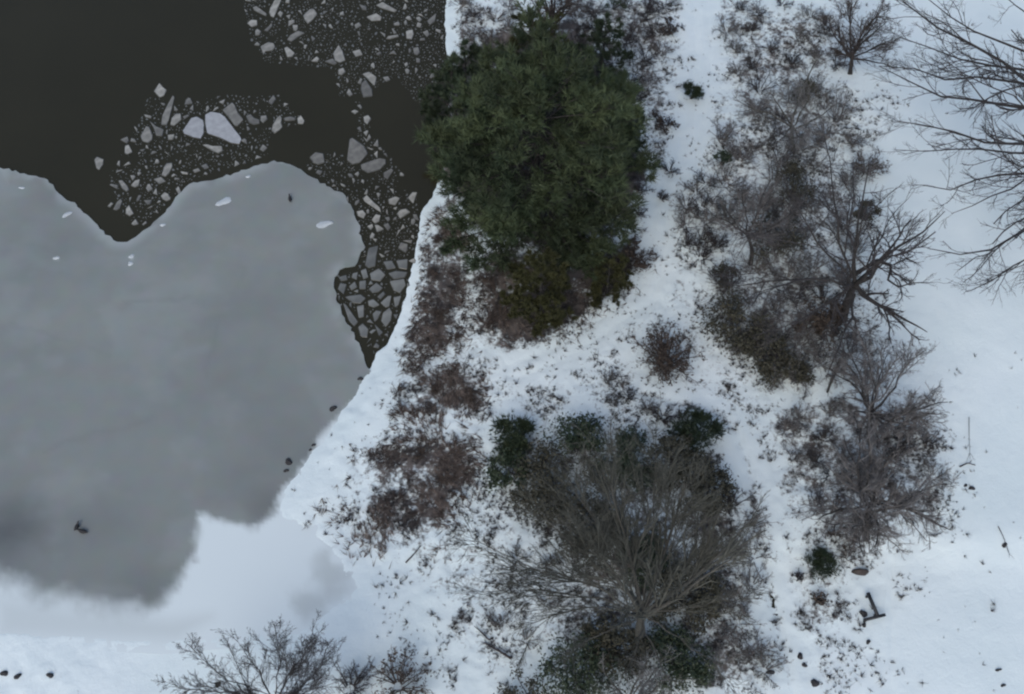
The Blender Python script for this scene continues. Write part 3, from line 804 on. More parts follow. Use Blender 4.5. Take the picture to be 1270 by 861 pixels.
def conifer(label, base_px, H, Rm, seed, boughs=60, per=(11, 5), m='needle', ln=.34, wd=.045, z0=.12, dome=.42, nb=6, lift=.12, name='evergreen_tree', group=None, tipup=.12):
    r = rng_(seed)
    g = at(*base_px); g[2] = gz(g[0], g[1])
    root = empty(name, tuple(g), label, 'tree', group)
    tz = np.linspace(-.02, 1, 9) * H
    tp = np.stack([np.sin(tz * .35 + seed) * .1, np.cos(tz * .3 + seed) * .1, tz], 1)
    a = Acc(); a.add(*trunk_tube(tp, np.linspace(.028 * H * .6 + .05, .02, 9))); a.obj('trunk', M['bark_dark'], root)
    u = np.sort(r.uniform(0, 1, boughs)); u = .5 * u + .5 * (np.arange(boughs) + .5) / boughs
    zf = z0 + (.985 - z0) * u
    az = np.arange(boughs) * 2.39996 + r.normal(0, .3, boughs)
    prof = np.where(zf < dome, .86 + .14 * zf / dome, np.sqrt(np.clip(1 - ((zf - dome) / (1.03 - dome)) ** 2, .01, 1)))
    lobes = 1 + .13 * np.sin(az * 3 + seed) + .09 * np.sin(az * 5 + 2 * seed)
    Lb = Rm * prof * lobes * r.uniform(.82, 1.1, boughs)
    el = lift + .9 * np.clip((zf - .6) / .4, 0, 1) ** 1.5
    D = np.stack([np.cos(az) * np.cos(el), np.sin(az) * np.cos(el), np.sin(el)], 1)
    P = np.stack([np.interp(zf * H, tz, tp[:, j]) for j in range(3)], 1)
    pts, R = grow(P, D, Lb, .012 + .009 * Lb, 6, .06, tipup * .25, .25, r)
    Pc, Dc, Lc, Rc, ids = children(pts, R, Lb, np.maximum(3, np.round(per[0] * Lb / Rm)).astype(int), .22, 1, .8, .42, .6, r, np.arange(boughs))
    Dc[:, 2] = Dc[:, 2] * .45 + .1
    p2, R2 = grow(Pc, Dc, Lc, np.clip(Rc, .01, .03), 4, .1, tipup, .5, r)
    P3, D3, L3, R3, id3 = children(p2, R2, Lc, np.full(len(p2), per[1]), .2, 1, .7, .5, .7, r, ids)
    D3[:, 2] = D3[:, 2] * .5 + .15
    p3, R3 = grow(P3, D3, L3, np.clip(R3, .007, .012), 2, .12, tipup * 1.4, .6, r)
    for k in range(boughs):
        a = Acc(); a.add(*tubes(pts[k:k + 1], R[k:k + 1], 5))
        s = ids == k; a.add(*tubes(p2[s], R2[s], 3))
        bo = a.obj('bough', M['bark_dark'], root)
        b = Acc()
        q = p2[s]; b.add(*blades(q[:, 2:].reshape(-1, 3), norm(np.gradient(q, axis=1))[:, 2:].reshape(-1, 3), nb, ln, wd, .5, r))
        s = id3 == k; q = p3[s]
        if s.any(): b.add(*blades(q[:, 1:].reshape(-1, 3), norm(np.gradient(q, axis=1))[:, 1:].reshape(-1, 3), nb, ln, wd, .5, r))
        b.obj('needles', M[m], bo, False)
    return root
# ------------------------------------------------------------------ the trees
PXM = 1 / .052    # pixels per metre about the middle of the picture
conifer('huge dark green evergreen with a broad rounded crown on the pond bank', (664, 290), 13.6, 6.4, 3, 98, (14, 7), 'needle', .5, .06, .08, .34, 6)
conifer('dark blue-green evergreen leaning over the water left of the huge evergreen', (568, 192), 8.5, 2.7, 8, 34, (9, 5), 'needle_blue', .34, .06, .08, .3, 6)
conifer('dark narrow evergreen behind the huge evergreen at its upper left', (578, 128), 5.5, 1.7, 12, 22, (8, 4), 'needle_blue', .3, .06, .05, .2, 6)
conifer('dark ragged evergreen behind the huge evergreen at its upper right', (742, 118), 6.5, 2.0, 13, 26, (8, 4), 'needle_blue', .3, .06, .05, .25, 6)
conifer('dark green evergreen against the right side of the huge evergreen', (757, 222), 8.0, 2.2, 17, 32, (9, 5), 'needle_blue', .34, .06, .08, .3, 6)
conifer('brownish evergreen rising behind the top of the huge evergreen', (655, 150), 9.0, 2.6, 18, 32, (9, 5), 'needle_olive', .34, .06, .08, .35, 6)
conifer('olive green low evergreen at the foot of the huge evergreen', (667, 402), 7.2, 2.0, 19, 40, (9, 5), 'needle_olive', .26, .06, .04, .2, 7)
conifer('small olive evergreen right of the snow gap below the huge evergreen', (750, 366), 3.6, 1.7, 20, 24, (8, 4), 'needle_olive', .24, .06, .04, .2, 7)

# bare tree with the dark fork on the right
bare_tree('bare tree with thick black forked limbs at the right edge of the thicket', None, 4.2, .27, 31, crotch_px=(1061, 350),
          limbs=[([(1062, 352), (1085, 340), (1090, 322), (1120, 300), (1150, 285), (1172, 262)], 4.2, 7.0, .15), ([(1060, 340), (1092, 322), (1108, 330), (1100, 352), (1128, 352), (1150, 350)], 4.2, 6, .15),
                 ([(1062, 355), (1078, 372), (1105, 385), (1130, 400), (1150, 412)], 4, 5, .17), ([(1060, 340), (1060, 320), (1062, 290), (1070, 240), (1080, 190)], 4.4, 9, .11),
                 ([(1058, 345), (1045, 310), (1035, 260), (1030, 200), (1020, 150)], 4.4, 10, .09), ([(1055, 345), (1030, 320), (1005, 290), (980, 240), (960, 190)], 4.3, 10, .08),
                 ([(1050, 355), (1020, 345), (980, 345), (930, 355), (880, 360)], 4.2, 6.5, .08), ([(1050, 360), (1020, 380), (990, 400), (960, 425)], 4, 6, .09),
                 ([(1060, 365), (1055, 395), (1040, 430), (1025, 470)], 4, 5, .09), ([(1066, 340), (1090, 300), (1110, 260), (1135, 235)], 4.4, 8, .06)],
          auto=(4, 5, .8, .3), lv=(6, 7, 6), tw='twig_dark', gnarl=.16)
# large leafless tree at the bottom
bare_tree('large grey leafless tree with a fan of fine branches at the bottom centre', (797, 800), 4.5, .27, 41, crotch_px=(797, 762),
          limbs=[([(797, 762), (775, 715), (745, 660), (715, 610), (690, 570)], 4.5, 11, 0.061), ([(797, 760), (785, 700), (768, 640), (748, 580), (730, 545)], 4.5, 12, 0.061),
                 ([(797, 760), (805, 700), (812, 640), (815, 580), (812, 540)], 4.5, 12, 0.055), ([(797, 762), (760, 720), (715, 680), (675, 640), (650, 600)], 4.5, 10, 0.055),
                 ([(797, 762), (835, 710), (880, 675), (925, 650)], 4.5, 8.5, 0.051), ([(797, 762), (830, 680), (855, 620), (870, 580)], 4.5, 11, 0.051),
                 ([(795, 765), (765, 778), (725, 795), (690, 830)], 4.4, 6, 0.046), ([(795, 765), (740, 752), (690, 758), (660, 785), (652, 815)], 4.4, 6.5, 0.046),
                 ([(797, 762), (740, 725), (680, 712), (620, 690), (590, 670)], 4.4, 8, 0.051), ([(797, 762), (720, 740), (650, 730), (590, 735)], 4.4, 7, 0.046),
                 ([(800, 765), (850, 755), (900, 745), (945, 735)], 4.4, 7, 0.046), ([(800, 765), (840, 790), (880, 820), (910, 850)], 4.4, 6, 0.046), ([(797, 768), (790, 810), (770, 850), (760, 890)], 4.4, 6, 0.046),
                 ([(797, 768), (815, 810), (830, 850), (840, 900)], 4.4, 6, 0.046)],
          auto=(6, 7, .9, .2), lean=(0, .3, 0), lv=(11, 8, 5), ratio=(.5, .58, .58), tw='tree_twig', bark='bark_grey', gnarl=.055, up=.04, spread_ang=.44, ang2=.45, twr=.009)
# big tree whose trunk stands off the right side
bare_tree('large bare tree reaching long black boughs in from the right edge', (1390, 330), 6.2, .42, 51, crotch_px=(1400, 190),
          limbs=[([(1400, 185), (1330, 130), (1270, 100), (1220, 62), (1170, 40), (1120, 0), (1090, -25)], 6, 11, .17), ([(1400, 185), (1330, 90), (1270, 62), (1225, 48), (1190, 30), (1140, -10)], 7, 12, .15),
                 ([(1400, 190), (1330, 115), (1270, 88), (1205, 76), (1150, 58), (1115, 46)], 6, 9, .15), ([(1400, 190), (1330, 120), (1270, 102), (1230, 97), (1180, 98), (1150, 88), (1090, 82)], 6, 9, .14),
                 ([(1400, 195), (1330, 150), (1270, 132), (1230, 126), (1185, 127), (1150, 115), (1090, 82)], 6, 8.5, .16), ([(1400, 200), (1330, 180), (1270, 178), (1225, 178), (1180, 163), (1150, 155), (1112, 150)], 6, 8, .15),
                 ([(1400, 200), (1330, 190), (1270, 190), (1220, 182), (1170, 190), (1110, 186)], 6, 7.5, .12), ([(1400, 205), (1330, 205), (1270, 213), (1225, 222), (1180, 233), (1145, 230)], 6, 7.5, .14),
                 ([(1400, 210), (1330, 220), (1270, 222), (1240, 240), (1210, 250), (1180, 265)], 6, 7, .11), ([(1400, 215), (1330, 250), (1270, 285), (1235, 305), (1190, 316), (1150, 308)], 5.6, 7, .15),
                 ([(1400, 215), (1330, 290), (1270, 322), (1225, 350), (1200, 362)], 5.4, 6.5, .12), ([(1400, 215), (1330, 240), (1270, 250), (1250, 265)], 5.6, 7, .1),
                 ([(1400, 180), (1320, 40), (1270, 15), (1240, -10)], 7, 12, .14), ([(1400, 190), (1430, 100), (1470, 30)], 6, 10, .14), ([(1400, 200), (1480, 190), (1540, 180)], 6, 9, .14), ([(1400, 210), (1450, 280), (1480, 330)], 6, 8, .14)],
          auto=(0, 1, 1, 1), lv=(9, 6, 5), ratio=(.34, .5, .5), tw='twig_dark', gnarl=.13, up=.03, spread_ang=.5, t0=.3, twr=.008)
# the two low trees on the right
bare_tree('low bare tree with a pinkish crown, upper one of two beside the open snow', (1078, 535), 2.2, .16, 61, crotch_px=(1082, 508), auto=(14, 4.5, .45, .9), lv=(9, 8, 7), tw='twig_pink', gnarl=.2, group='pair of low bare trees')
bare_tree('low bare tree with twigs spread like a fan, lower of two beside open snow', (1074, 668), 2.6, .17, 62, crotch_px=(1083, 618), auto=(15, 4.8, .42, .9), lv=(9, 8, 7), tw='twig_pink', gnarl=.17, group='pair of low bare trees')
bare_tree('bushy bare tree with brown twigs at the top right', (1054, 92), 1.5, .15, 63, crotch_px=(1056, 72), auto=(13, 4.6, .85, .8), lv=(8, 8, 6), tw='twig_brown', gnarl=.12, spread_ang=.5)
bare_tree('bare tree with a black forked trunk behind the top of the huge evergreen', (690, 70), 3.0, .2, 64, crotch_px=(684, 22), auto=(10, 3.6, .65, .9), lv=(6, 6, 5), tw='twig_brown', gnarl=.16)
bare_tree('bare tree spreading dark branches up from the bottom edge on the left', (345, 915), 2.5, .2, 65, crotch_px=(342, 876),
          limbs=[([(342, 876), (330, 850), (312, 818), (290, 790)], 2.5, 7, .045), ([(342, 876), (344, 840), (345, 805), (340, 775)], 2.5, 8, .045), ([(342, 876), (356, 840), (372, 812), (388, 785)], 2.5, 7, .045),
                 ([(342, 876), (300, 850), (262, 830), (235, 800)], 2.5, 6, .045), ([(342, 876), (290, 862), (240, 855), (215, 848)], 2.5, 5, .04), ([(342, 876), (375, 850), (400, 820), (410, 800)], 2.5, 6, .04),
                 ([(342, 876), (390, 858), (430, 842)], 2.5, 5, .04), ([(342, 876), (350, 858), (362, 838), (385, 805), (395, 790)], 2.5, 7, .04)],
          auto=(3, 3.2, .8, .9), lv=(13, 9, 7), ratio=(.45, .5, .5), tw='twig_dark', bark='bark_dark', gnarl=.13, spread_ang=.5)
bare_tree('slender grey tree growing beside the dark shrubs at the bottom edge', (785, 905), 2.5, .14, 66, crotch_px=(778, 868), auto=(11, 3.4, .8, .8), lv=(6, 6, 4), tw='twig_grey', bark='bark_grey', gnarl=.12)
bare_tree('thin bare tree rising inside the upper part of the thicket', (985, 190), 2.6, .14, 67, crotch_px=(982, 152), auto=(9, 4.2, .6, .9), lv=(7, 7, 6), tw='twig_grey', bark='bark_grey', gnarl=.18)
bare_tree('thin crooked tree at the left side of the thicket', (930, 330), 2.6, .13, 68, crotch_px=(925, 290), auto=(9, 3.8, .6, .9), lv=(7, 7, 6), tw='twig_pink', gnarl=.18)

# ------------------------------------------------------------------ shrubs one can tell apart
leafy_shrub('tiny dark green bush alone on the snowy walk at the top', (858, 116), .72, 1.1, 101, 900, .07, 'leaf_green', clumps=9, spiky=True)
leafy_shrub('small bright green juniper bush near the wooden rail', (1020, 697), .8, 1.0, 102, 1000, .07, 'leaf_green', clumps=10, spiky=True)
bare_shrub('small black spiky bush left of the green juniper', (992, 713), .5, .6, 103, 14, 'twig_dark', 'bark_dark', (6, 5), .016)
leafy_shrub('spiky dark evergreen bush at the upper left of the large leafless tree', (637, 543), 1.35, 1.8, 104, 1100, .11, 'leaf_green', clumps=12, spiky=True)
leafy_shrub('round dark evergreen bush at the left of the large leafless tree', (630, 590), 1.4, 1.8, 105, 1500, .11, 'leaf_green', clumps=14)
leafy_shrub('dark evergreen bush at the top of the large leafless tree', (712, 552), 1.9, 2.2, 106, 1700, .11, 'leaf_green', clumps=14)
leafy_shrub('ragged green bush at the upper right of the large leafless tree', (862, 540), 1.5, 1.8, 107, 1200, .10, 'leaf_green', clumps=14, spiky=True)
leafy_shrub('dark green bush cut by the bottom edge below the large leafless tree', (722, 842), 2.4, 2.2, 108, 2400, .11, 'leaf_green', clumps=22)
leafy_shrub('sparse grey-green bush at the bottom edge left of the dark green bush', (655, 858), 1.4, 1.4, 109, 700, .09, 'leaf_olive', clumps=12)
k = 0
for px, py, rr, h, lb in ((685, 600, 2.6, 2.4, 'upper left'), (735, 665, 2.0, 2.0, 'left'), (775, 575, 2.0, 1.8, 'top'), (838, 575, 1.8, 1.8, 'upper right'), (872, 610, 1.7, 2.0, 'right'),
                          (790, 690, 1.8, 1.8, 'middle'), (850, 740, 2.2, 1.8, 'lower right'), (760, 800, 2.0, 1.8, 'lower left'), (840, 820, 1.9, 1.7, 'bottom')):
    k += 1
    leafy_shrub('dark olive undergrowth bush beneath the %s branches of the large leafless tree' % lb, (px, py), rr, h, 120 + k, int(rr * 1700), .10, 'leaf_olive' if k % 3 else 'leaf_green', 'undergrowth beneath the leafless tree', clumps=24, tight=.24)
leafy_shrub('olive bush at the top of the thicket', (1000, 118), 1.3, 1.6, 140, 1280, .09, 'leaf_olive', clumps=10)
leafy_shrub('round dark bush touching the right edge of the thicket above the forked tree', (1074, 264), .95, 1.3, 141, 1280, .08, 'leaf_olive', clumps=9)
leafy_shrub('large olive bush at the lower left corner of the thicket', (908, 405), 2.0, 1.8, 142, 2080, .10, 'leaf_olive', clumps=16)
leafy_shrub('brown-olive bush along the bottom of the thicket', (950, 445), 1.9, 1.6, 143, 1920, .10, 'leaf_olive', clumps=16)
leafy_shrub('dark bush at the lowest tip of the thicket', (986, 470), 1.0, 1.4, 144, 1120, .09, 'leaf_olive', clumps=10)
leafy_shrub('mossy olive bush in the heart of the thicket', (985, 232), 1.6, 2.4, 145, 1280, .09, 'leaf_olive', clumps=14)
leafy_shrub('small dark green bush on the left side of the thicket', (897, 202), .7, 1.1, 146, 672, .08, 'leaf_green', clumps=8)
leafy_shrub('dark grey-brown bush below the fork of the black-limbed tree', (1018, 400), 1.7, 1.6, 147, 1600, .10, 'leaf_brown', clumps=14)
leafy_shrub('dense olive-grey bush in the left half of the thicket', (965, 300), 2.0, 2.0, 148, 1600, .09, 'leaf_olive', clumps=18)
leafy_shrub('small dark bush at the left foot of the thicket beside the walk', (897, 345), .9, 1.2, 149, 800, .08, 'leaf_olive', clumps=9)
bare_shrub('oval clump of dark upright stems in the snow left of the thicket', (827, 440), 1.9, 3.0, 150, 44, 'twig_brown', 'bark_dark', (6, 5), .012, leaf=900, leaf_m='leaf_brown')
bare_shrub('dark brown shrub on the snow right of the huge evergreen', (825, 152), 1.0, 1.0, 151, 14, 'twig_dark', 'bark_dark', (6, 5), .014, leaf=260, leaf_m='leaf_brown')
bare_shrub('dark little shrub beside the snowy walk near the top edge', (832, 36), .9, 1.0, 152, 12, 'twig_dark', 'bark_dark', (6, 5), .014, leaf=200)
leafy_shrub('small grey-green bush at the top edge right of the huge evergreen', (762, 8), .9, 1.0, 153, 420, .08, 'leaf_green', clumps=8)
bare_shrub('brown bushy shrub at the foot of the huge evergreen, on its right', (785, 318), 1.5, 1.6, 154, 16, 'twig_brown', 'bark_dark', (6, 5), .012, leaf=500)
bare_shrub('brown twiggy shrub cut by the bottom edge right of the bare tree', (492, 846), 2.0, 1.8, 155, 22, 'twig_brown', 'bark_dark', (7, 6), .012, leaf=300)
bare_shrub('grey twiggy shrub at the bottom edge between the bare tree and brown shrub', (432, 850), 2.0, 1.4, 156, 26, 'twig_dark', 'twig_dark', (6, 5), .011)
bare_shrub('small grey shrub on the snow above the green juniper', (1015, 628), .95, .9, 157, 12, 'twig_dark', 'bark_dark', (6, 5), .012)
bare_shrub('low dark bush on the snow just below the green juniper', (1017, 742), .6, .6, 158, 12, 'twig_dark', 'bark_dark', (6, 4), .014, leaf=120)
bare_shrub('dark purple-grey shrub bulging from the right side of the thicket', (1078, 205), 1.3, 1.8, 159, 20, 'twig_pink', 'bark_dark', (7, 6), .012, leaf=200)
bare_shrub('twiggy dark shrub at the right end of the large leafless tree', (912, 622), 1.3, 1.4, 160, 16, 'twig_dark', 'bark_dark', (6, 5), .012)
# the thicket's countless-looking but separate grey shrubs
r_ = rng_(5)
def scatter(poly, n, mind, seed):
    r = rng_(seed); P = np.array(poly, float); out = []
    for _ in range(n * 60):
        p = r.uniform(P.min(0), P.max(0))
        if sdf(P, p[:1], p[1:])[0] > 0 or any((p[0] - q[0]) ** 2 + (p[1] - q[1]) ** 2 < mind ** 2 for q in out): continue
        out.append(tuple(p))
        if len(out) >= n: break
    return out
sets = [([(895, 95), (1050, 105), (1085, 190), (1075, 290), (1060, 470), (1000, 480), (920, 450), (890, 380), (895, 290), (880, 200)], 48, 21, 1.6, 1.7, 'tangled grey shrub inside the thicket right of the walk', 'grey shrubs of the thicket', ('twig_grey', 'twig_pink', 'twig_grey', 'twig_dark')),
        ([(840, 240), (890, 220), (895, 320), (850, 320)], 11, 17, 1.2, 1.1, 'thin grey shrub at the left fringe of the thicket', 'thin shrubs at the thicket fringe', ('twig_pink', 'twig_dark')),
        ([(890, 0), (1030, 0), (1040, 80), (900, 90)], 15, 22, 1.2, .8, 'thin low shrub in the snow at the top between walk and brown tree', 'thin shrubs at the top', ('twig_dark', 'twig_grey')),
        ([(690, 0), (830, 0), (830, 60), (790, 130), (720, 60)], 22, 18, 1.4, 1.0, 'thin grey brush behind the huge evergreen at the top', 'thin brush at the top', ('twig_dark', 'twig_pink')),
        ([(570, 0), (640, 0), (640, 40), (580, 60)], 8, 18, 1.2, .8, 'thin grey brush on the bank at the top edge', 'thin brush on the bank', ('twig_pink', 'twig_dark')),
        ([(960, 530), (1030, 500), (1160, 520), (1160, 600), (1040, 600), (985, 590)], 18, 20, 1.2, 1.0, 'low grey shrub around the pair of low bare trees', 'grey shrubs around the low trees', ('twig_pink', 'twig_dark', 'twig_grey')),
        ([(1025, 630), (1075, 640), (1085, 690), (1045, 690)], 5, 18, 1.0, 1.0, 'brown shrub crowding the foot of the lower low tree', 'brown shrubs at the lower low tree', ('twig_brown',)),
        ([(745, 465), (820, 490), (850, 515), (770, 530)], 6, 20, .9, .8, 'thin low shrub on the snow between the oval clump and the large leafless tree', 'thin shrubs on the snow', ('twig_dark', 'twig_grey')),
        ([(870, 640), (940, 640), (960, 860), (880, 860)], 14, 24, 1.4, 1.1, 'grey shrub along the right flank of the large leafless tree', 'grey shrubs on the right flank', ('twig_pink', 'twig_grey')),
        ([(600, 660), (690, 690), (690, 790), (640, 840), (600, 740)], 5, 34, 1.0, .7, 'thin grey shrub along the left flank of the large leafless tree', 'grey shrubs on the left flank', ('twig_dark', 'twig_grey')),
        ([(595, 330), (640, 330), (640, 400), (600, 410)], 6, 18, 1.1, .8, 'brown-grey bramble between the bank and the olive evergreen', 'brambles by the olive evergreen', ('twig_brown', 'twig_pink')),
        ([(790, 180), (835, 200), (830, 270), (790, 300)], 5, 20, .8, .7, 'thin dark shrub on the snow beside the right flank of the huge evergreen', 'thin shrubs beside the evergreen', ('twig_dark',)),
        ([(545, 290), (580, 300), (570, 420), (525, 430), (530, 340)], 5, 22, .8, .4, 'brown bramble on the steep bank above the broken ice', 'brambles on the bank', ('twig_brown',)),
        ([(460, 560), (580, 550), (590, 590), (540, 670), (500, 680), (465, 620)], 7, 26, .8, .4, 'dark brown bramble lying on the lower bank', 'brambles on the lower bank', ('twig_brown',)),
        ([(490, 470), (550, 450), (605, 490), (540, 520), (490, 515)], 4, 24, .7, .4, 'dark bramble poking through snow on the middle bank', 'brambles on the middle bank', ('twig_brown',))]
sd_ = 500
for poly, n, mind, rr, h, lb, gp, tws in sets:
    for (px, py) in scatter(poly, n, mind, sd_):
        sd_ += 1
        lo = 'bramble' in lb
        bare_shrub(lb, (px, py), rr * r_.uniform(.75, 1.2), h * r_.uniform(.75, 1.25), sd_, int(r_.integers(11, 18)), tws[int(r_.integers(len(tws)))], 'twig_brown' if lo else 'twig_dark', (5, 7) if lo else (6, 7), .0075, gp,
                   'bramble' if lo else 'shrub', leaf=int((160 if lo else 80) * rr) if r_.random() < .75 else 0, leaf_m='leaf_brown' if lo or r_.random() < .5 else 'leaf_olive', name='bramble' if lo else 'bare_shrub', leafsize=.055)
# ------------------------------------------------------------------ weeds and dead grass poking through the snow
def weeds():
    r = rng_(900)
    n = 170000
    px = r.uniform(330, 1275, n); py = r.uniform(-10, 870, n)
    w = at(px, py, 0.0); wx, wy = w[:, 0], w[:, 1]
    b = bare_share(wx, wy); d = sdf(POND, wx, wy)
    cl = .5 * fbm(wx * .45, wy * .45, 71, 3) + .5 * fbm(wx * 1.6, wy * 1.6, 75, 2)
    dens = .003 + 1.1 * np.clip(b - .03, 0, 1) ** 1.3 * sstep(.47, .60, cl) * 3.6
    keep = (r.random(n) < dens * .8) & (d > .15)
    P = np.stack([wx, wy, height(wx, wy)], 1)[keep]; P = P - np.array([0, 0, .01])
    b = b[keep]
    D = norm(np.stack([r.normal(0, 1, len(P)), r.normal(0, 1, len(P)), r.uniform(.2, 1.1, len(P))], 1))
    a = Acc(); big_ = r.random(len(P))
    for lo_, hi_, nb_, ln_, wd_ in ((0, .6, 10, .15, .020), (.6, .92, 16, .25, .024), (.92, 1.01, 26, .38, .028)):
        s = (big_ >= lo_) & (big_ < hi_); a.add(*blades(P[s], D[s], nb_, ln_, wd_, .75, r))
    tag(a.obj('dead_weeds', M['weed'], None, False), 'dead weeds and twigs poking up through the snow all over the bank', 'weeds', kind='stuff')
    # matted brown reeds of the bank
    P = []
    for key, m in (('bank_brown', 1900), ('bank_mid', 900), ('bank_low', 1600), ('under_cedar', 900), ('bank_low_edge', 420)):
        pl, s, e = PATCH[key]
        q = r.uniform(pl.min(0) - .5, pl.max(0) + .5, (m * 3, 2))
        q = q[(sdf(pl, q[:, 0], q[:, 1]) < r.normal(0, .5, len(q))) & (sdf(POND, q[:, 0], q[:, 1]) > .4)]
        q = q[fbm(q[:, 0] * .8, q[:, 1] * .8, 81, 3) > r.uniform(.44, .56, len(q))][:m]
        P.append(np.column_stack([q, height(q[:, 0], q[:, 1])]))
    P = np.vstack(P)
    flow = fbm(P[:, 0] * .25, P[:, 1] * .25, 91, 2) * 7
    D = norm(np.stack([np.cos(flow) + r.normal(0, .5, len(P)), np.sin(flow) + r.normal(0, .5, len(P)), r.uniform(.08, .45, len(P))], 1))
    a = Acc(); a.add(*blades(P, D, 5, .55, .042, .35, r))
    tag(a.obj('dead_reeds', M['reed'], None, False), 'matted brown dead reeds along the pond bank', 'reeds', kind='stuff')
weeds()

# ------------------------------------------------------------------ small things
def on_ground(px, py):
    c = at(px, py, 0.0)
    return np.array([c[0], c[1], gz(c[0], c[1])])

def corner_rail():
    """a low dark wooden rail with a short rail across its lower end"""
    a, b = on_ground(1075, 737), on_ground(1087, 765)
    t = b - a; Lg = float(np.hypot(t[0], t[1])); ang = math.atan2(t[1], t[0])
    root = empty('wooden_rail', tuple((a + b) / 2), 'dark L-shaped low wooden rail standing alone in the snow below the green juniper', 'rail')
    root.rotation_euler = (0, 0, ang)
    def box(acc, c, s, rz=0):
        s = np.array(s) / 2
        V = np.array([(x_, y_, z_) for z_ in (-1, 1) for y_ in (-1, 1) for x_ in (-1, 1)]) * s
        V = V @ np.array([[math.cos(rz), math.sin(rz), 0], [-math.sin(rz), math.cos(rz), 0], [0, 0, 1]]) + np.array(c)
        acc.add(V, np.array([(0, 2, 3, 1), (4, 5, 7, 6), (0, 1, 5, 4), (2, 6, 7, 3), (0, 4, 6, 2), (1, 3, 7, 5)]))
    lr = Acc(); box(lr, (0, 0, .46), (Lg, .17, .12)); lr.obj('long_rail', M['wood'], root, False)
    # the short rail runs level across the picture at the lower end
    cr = Acc(); rz = rad(14) - ang
    box(cr, (Lg / 2 + .05, -.18, .40), (1.25, .15, .12), rz); cr.obj('short_rail', M['wood'], root, False)
    for x_, y_ in ((-Lg / 2 + .1, 0), (Lg / 2 - .12, 0)):
        po = Acc(); box(po, (x_, y_, .17), (.11, .11, .5)); po.obj('post', M['wood'], root, False)
    po = Acc(); box(po, (Lg / 2 + .05 - .5 * math.cos(rz), -.18 - .5 * math.sin(rz), .14), (.11, .11, .42), rz); po.obj('post', M['wood'], root, False)
corner_rail()
tag(lump('rock', 1072, 760, .2, .2, .0, 'rock', 3, 0, .3), 'dark round stone at the left end of the short rail', 'rock')
o = tag(lump('rock', 1073, 774, .13, .12, .02, 'rock', 5, 0, .2), 'small dark stone just below the wooden rail', 'rock')
tag(lump('rock', 1078, 795, .13, .12, .02, 'rock', 6, 0, .2), 'lone small dark stone in open snow some way below the wooden rail', 'rock')
for px, py, w, h, z, lb in ((447, 470, .17, .12, ICE_Z, 'dark stone on the ice edge nearest the cracked hole'), (413, 507, .24, .16, ICE_Z, 'dark oval stone on the ice between the cracked hole and the stone cluster'),
                        (358, 573, .24, .21, ICE_Z, 'largest round black stone on the ice near the shore bend'), (355, 584, .15, .11, ICE_Z, 'small black stone just below the largest round one'),
                        (389, 552, .13, .09, ICE_Z, 'small dark stone hard against the shore, upper of two'), (385, 558, .11, .07, ICE_Z, 'tiny dark stone hard against the shore, lower of two'),
                        (2, 833, .2, .18, .0, 'black stone in the snow cut by the left edge'), (19, 837, .2, .15, .0, 'black stone in the snow at bottom left, middle of three'), (60, 836, .2, .14, .0, 'black stone in the snow at bottom left, rightmost of three'),
                        (957, 832, .22, .15, .05, 'black stone at the bottom right foot of the large leafless tree'), (994, 812, .18, .17, .05, 'dark stone in the snow, upper one of a pair at the bottom'), (999, 823, .16, .12, .05, 'dark stone in the snow, lower one of a pair at the bottom'),
                        (1012, 846, .26, .18, .05, 'flat dark stone in the snow below the stone pair at the bottom'), (1246, 676, .16, .15, .05, 'dark round stone lying on the thin stick at the right'),
                        (1204, 607, .17, .14, .05, 'dark stone beside the curved tuft at the right'), (1196, 604, .12, .1, .05, 'smaller dark stone left of the one at the curved tuft'),
                        (1241, 829, .17, .08, .05, 'small flat stone in the open snow at the lower right corner'), (1247, 848, .13, .1, .05, 'little stone nearest the lower right corner')):
    tag(lump('rock', px, py, w, h, z, 'rock', int(px) % 97, .2, min(w, .2)), lb, 'rock')
def duck(px, py, ang, label, s=1.0):
    c = at(px, py, ICE_Z)
    root = empty('duck', tuple(c), label, 'duck'); root.rotation_euler = (0, 0, ang)
    # rings along the body: tail, rump, breast, neck, head, bill
    ring = [(-.34, .15, .010, .008), (-.26, .15, .055, .03), (-.14, .14, .115, .085), (.0, .135, .135, .115), (.11, .145, .115, .11), (.18, .19, .075, .085), (.215, .26, .05, .05), (.24, .315, .055, .052), (.285, .33, .05, .045), (.33, .32, .025, .016), (.385, .31, .018, .008)]
    V, F, n = [], [], 10
    for x_, z_, w_, h_ in ring:
        for k_ in range(n):
            a = 2 * math.pi * k_ / n
            V.append((x_ * s, math.cos(a) * w_ * s, (z_ + math.sin(a) * h_) * s))
    for j in range(len(ring) - 1):
        for k_ in range(n): F.append((j * n + k_, j * n + (k_ + 1) % n, (j + 1) * n + (k_ + 1) % n, (j + 1) * n + k_))
    put('body', raw_mesh('body', V, np.array(F), True), M['feather'], root)
    for sy in (-1, 1):
        a = Acc(); a.add(*trunk_tube([(.02 * s, sy * .05 * s, .08 * s), (.03 * s, sy * .055 * s, .03 * s), (.05 * s, sy * .06 * s, 0), (.12 * s, sy * .07 * s, .006)], [.012, .009, .012, .02], 5)); a.obj('leg', M['log'], root)
duck(96, 654, rad(70), 'black duck standing on the ice, left one of a close pair', .85)
duck(103, 660, rad(165), 'dark duck settled on the ice, right one of a close pair', 1.0)
duck(360, 248, rad(100), 'dark duck standing alone on the ice below its peak', .9)

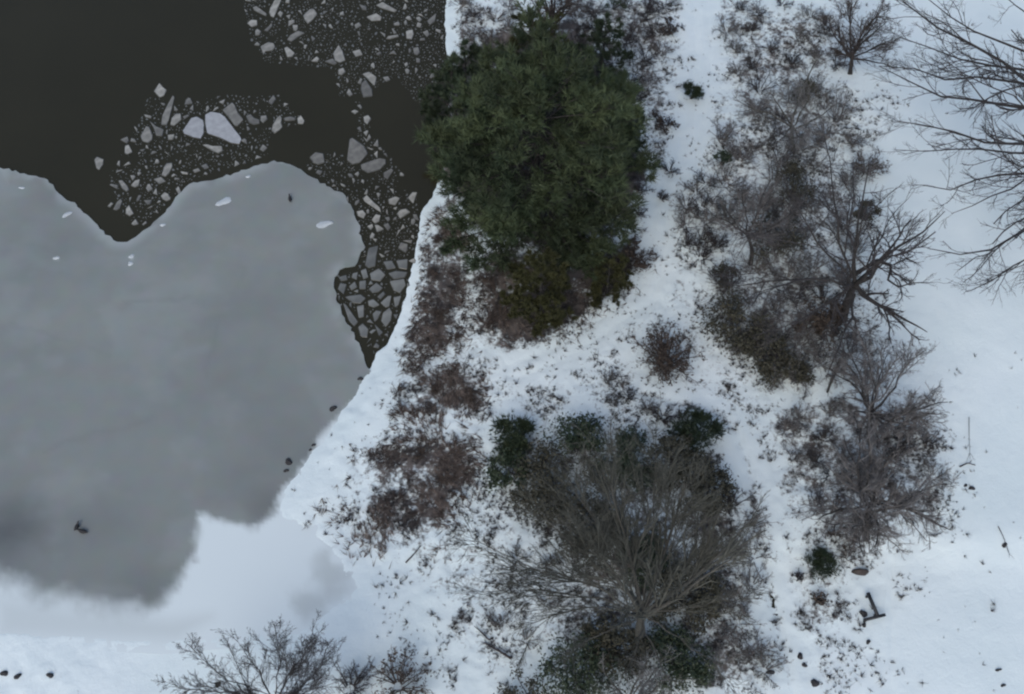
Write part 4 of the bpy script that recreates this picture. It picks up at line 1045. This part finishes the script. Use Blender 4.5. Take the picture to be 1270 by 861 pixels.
def stick(name, label, pix, r0, seed, twigs=8, m='log', z=.12):
    r = rng_(seed)
    w = np.array([on_ground(*p) for p in pix]); w[:, 2] += z
    g = w[0].copy(); K = 8
    s = np.linspace(0, len(w) - 1, K); w = np.stack([np.interp(s, np.arange(len(w)), w[:, j]) for j in range(3)], 1) - g
    root = empty(name, tuple(g), label, 'branch')
    a = Acc(); a.add(*tubes(w[None], np.linspace(r0, r0 * .4, K)[None], 6)); a.obj('bough', M[m], root)
    if twigs:
        L = np.array([np.linalg.norm(w[-1] - w[0])])
        Pc, Dc, Lc, Rc, ids = children(w[None], np.linspace(r0, r0 * .4, K)[None], L, np.array([twigs]), .3, 1, .5, .5, .5, r, np.array([0]))
        Dc[:, 2] = np.abs(Dc[:, 2]) * .4
        p, R = grow(Pc, Dc, Lc, np.clip(Rc, .012, .03), 4, .15, 0, .5, r)
        b = Acc(); b.add(*tubes(p, R, 3)); b.obj('twigs', M['twig_dark'], root, False)
stick('fallen_branch', 'black fallen branch with fine twigs on the snow left of the large leafless tree', [(634, 816), (618, 806), (600, 796)], .07, 1)
stick('fallen_branch', 'hooked thin black branch on the snow above the fallen branch', [(612, 790), (606, 793), (600, 786), (588, 776)], .05, 2)
stick('fallen_branch', 'short dark stick lying at the top of the dark green bush at the bottom edge', [(677, 818), (690, 829)], .06, 3, 3)
stick('fallen_branch', 'thin stick lying in the open snow at the right under a dark round stone', [(1236, 655), (1243, 668), (1252, 688)], .03, 4, 3)
stick('fallen_branch', 'long thin straight stick in the snow right of the two low trees', [(1200, 520), (1200, 545), (1201, 572)], .02, 5, 3)
stick('fallen_branch', 'curved dark twig in the snow beside the long straight stick', [(1188, 582), (1198, 577), (1208, 580)], .05, 6, 4)
stick('fallen_branch', 'pale bare log lying at the lower edge of the thicket', [(1042, 448), (1032, 470), (1024, 490)], .13, 7, 2, 'bark_grey')
stick('fallen_branch', 'dark straight twig sticking out of the lower bank', [(503, 697), (515, 686), (522, 678)], .05, 8, 3)
o = lump('tree_stump', 1069, 708, .42, .22, .05, 'log', 8, 0, .45)
tag(o, 'dark oval stump at the foot of the lower low tree', 'stump')
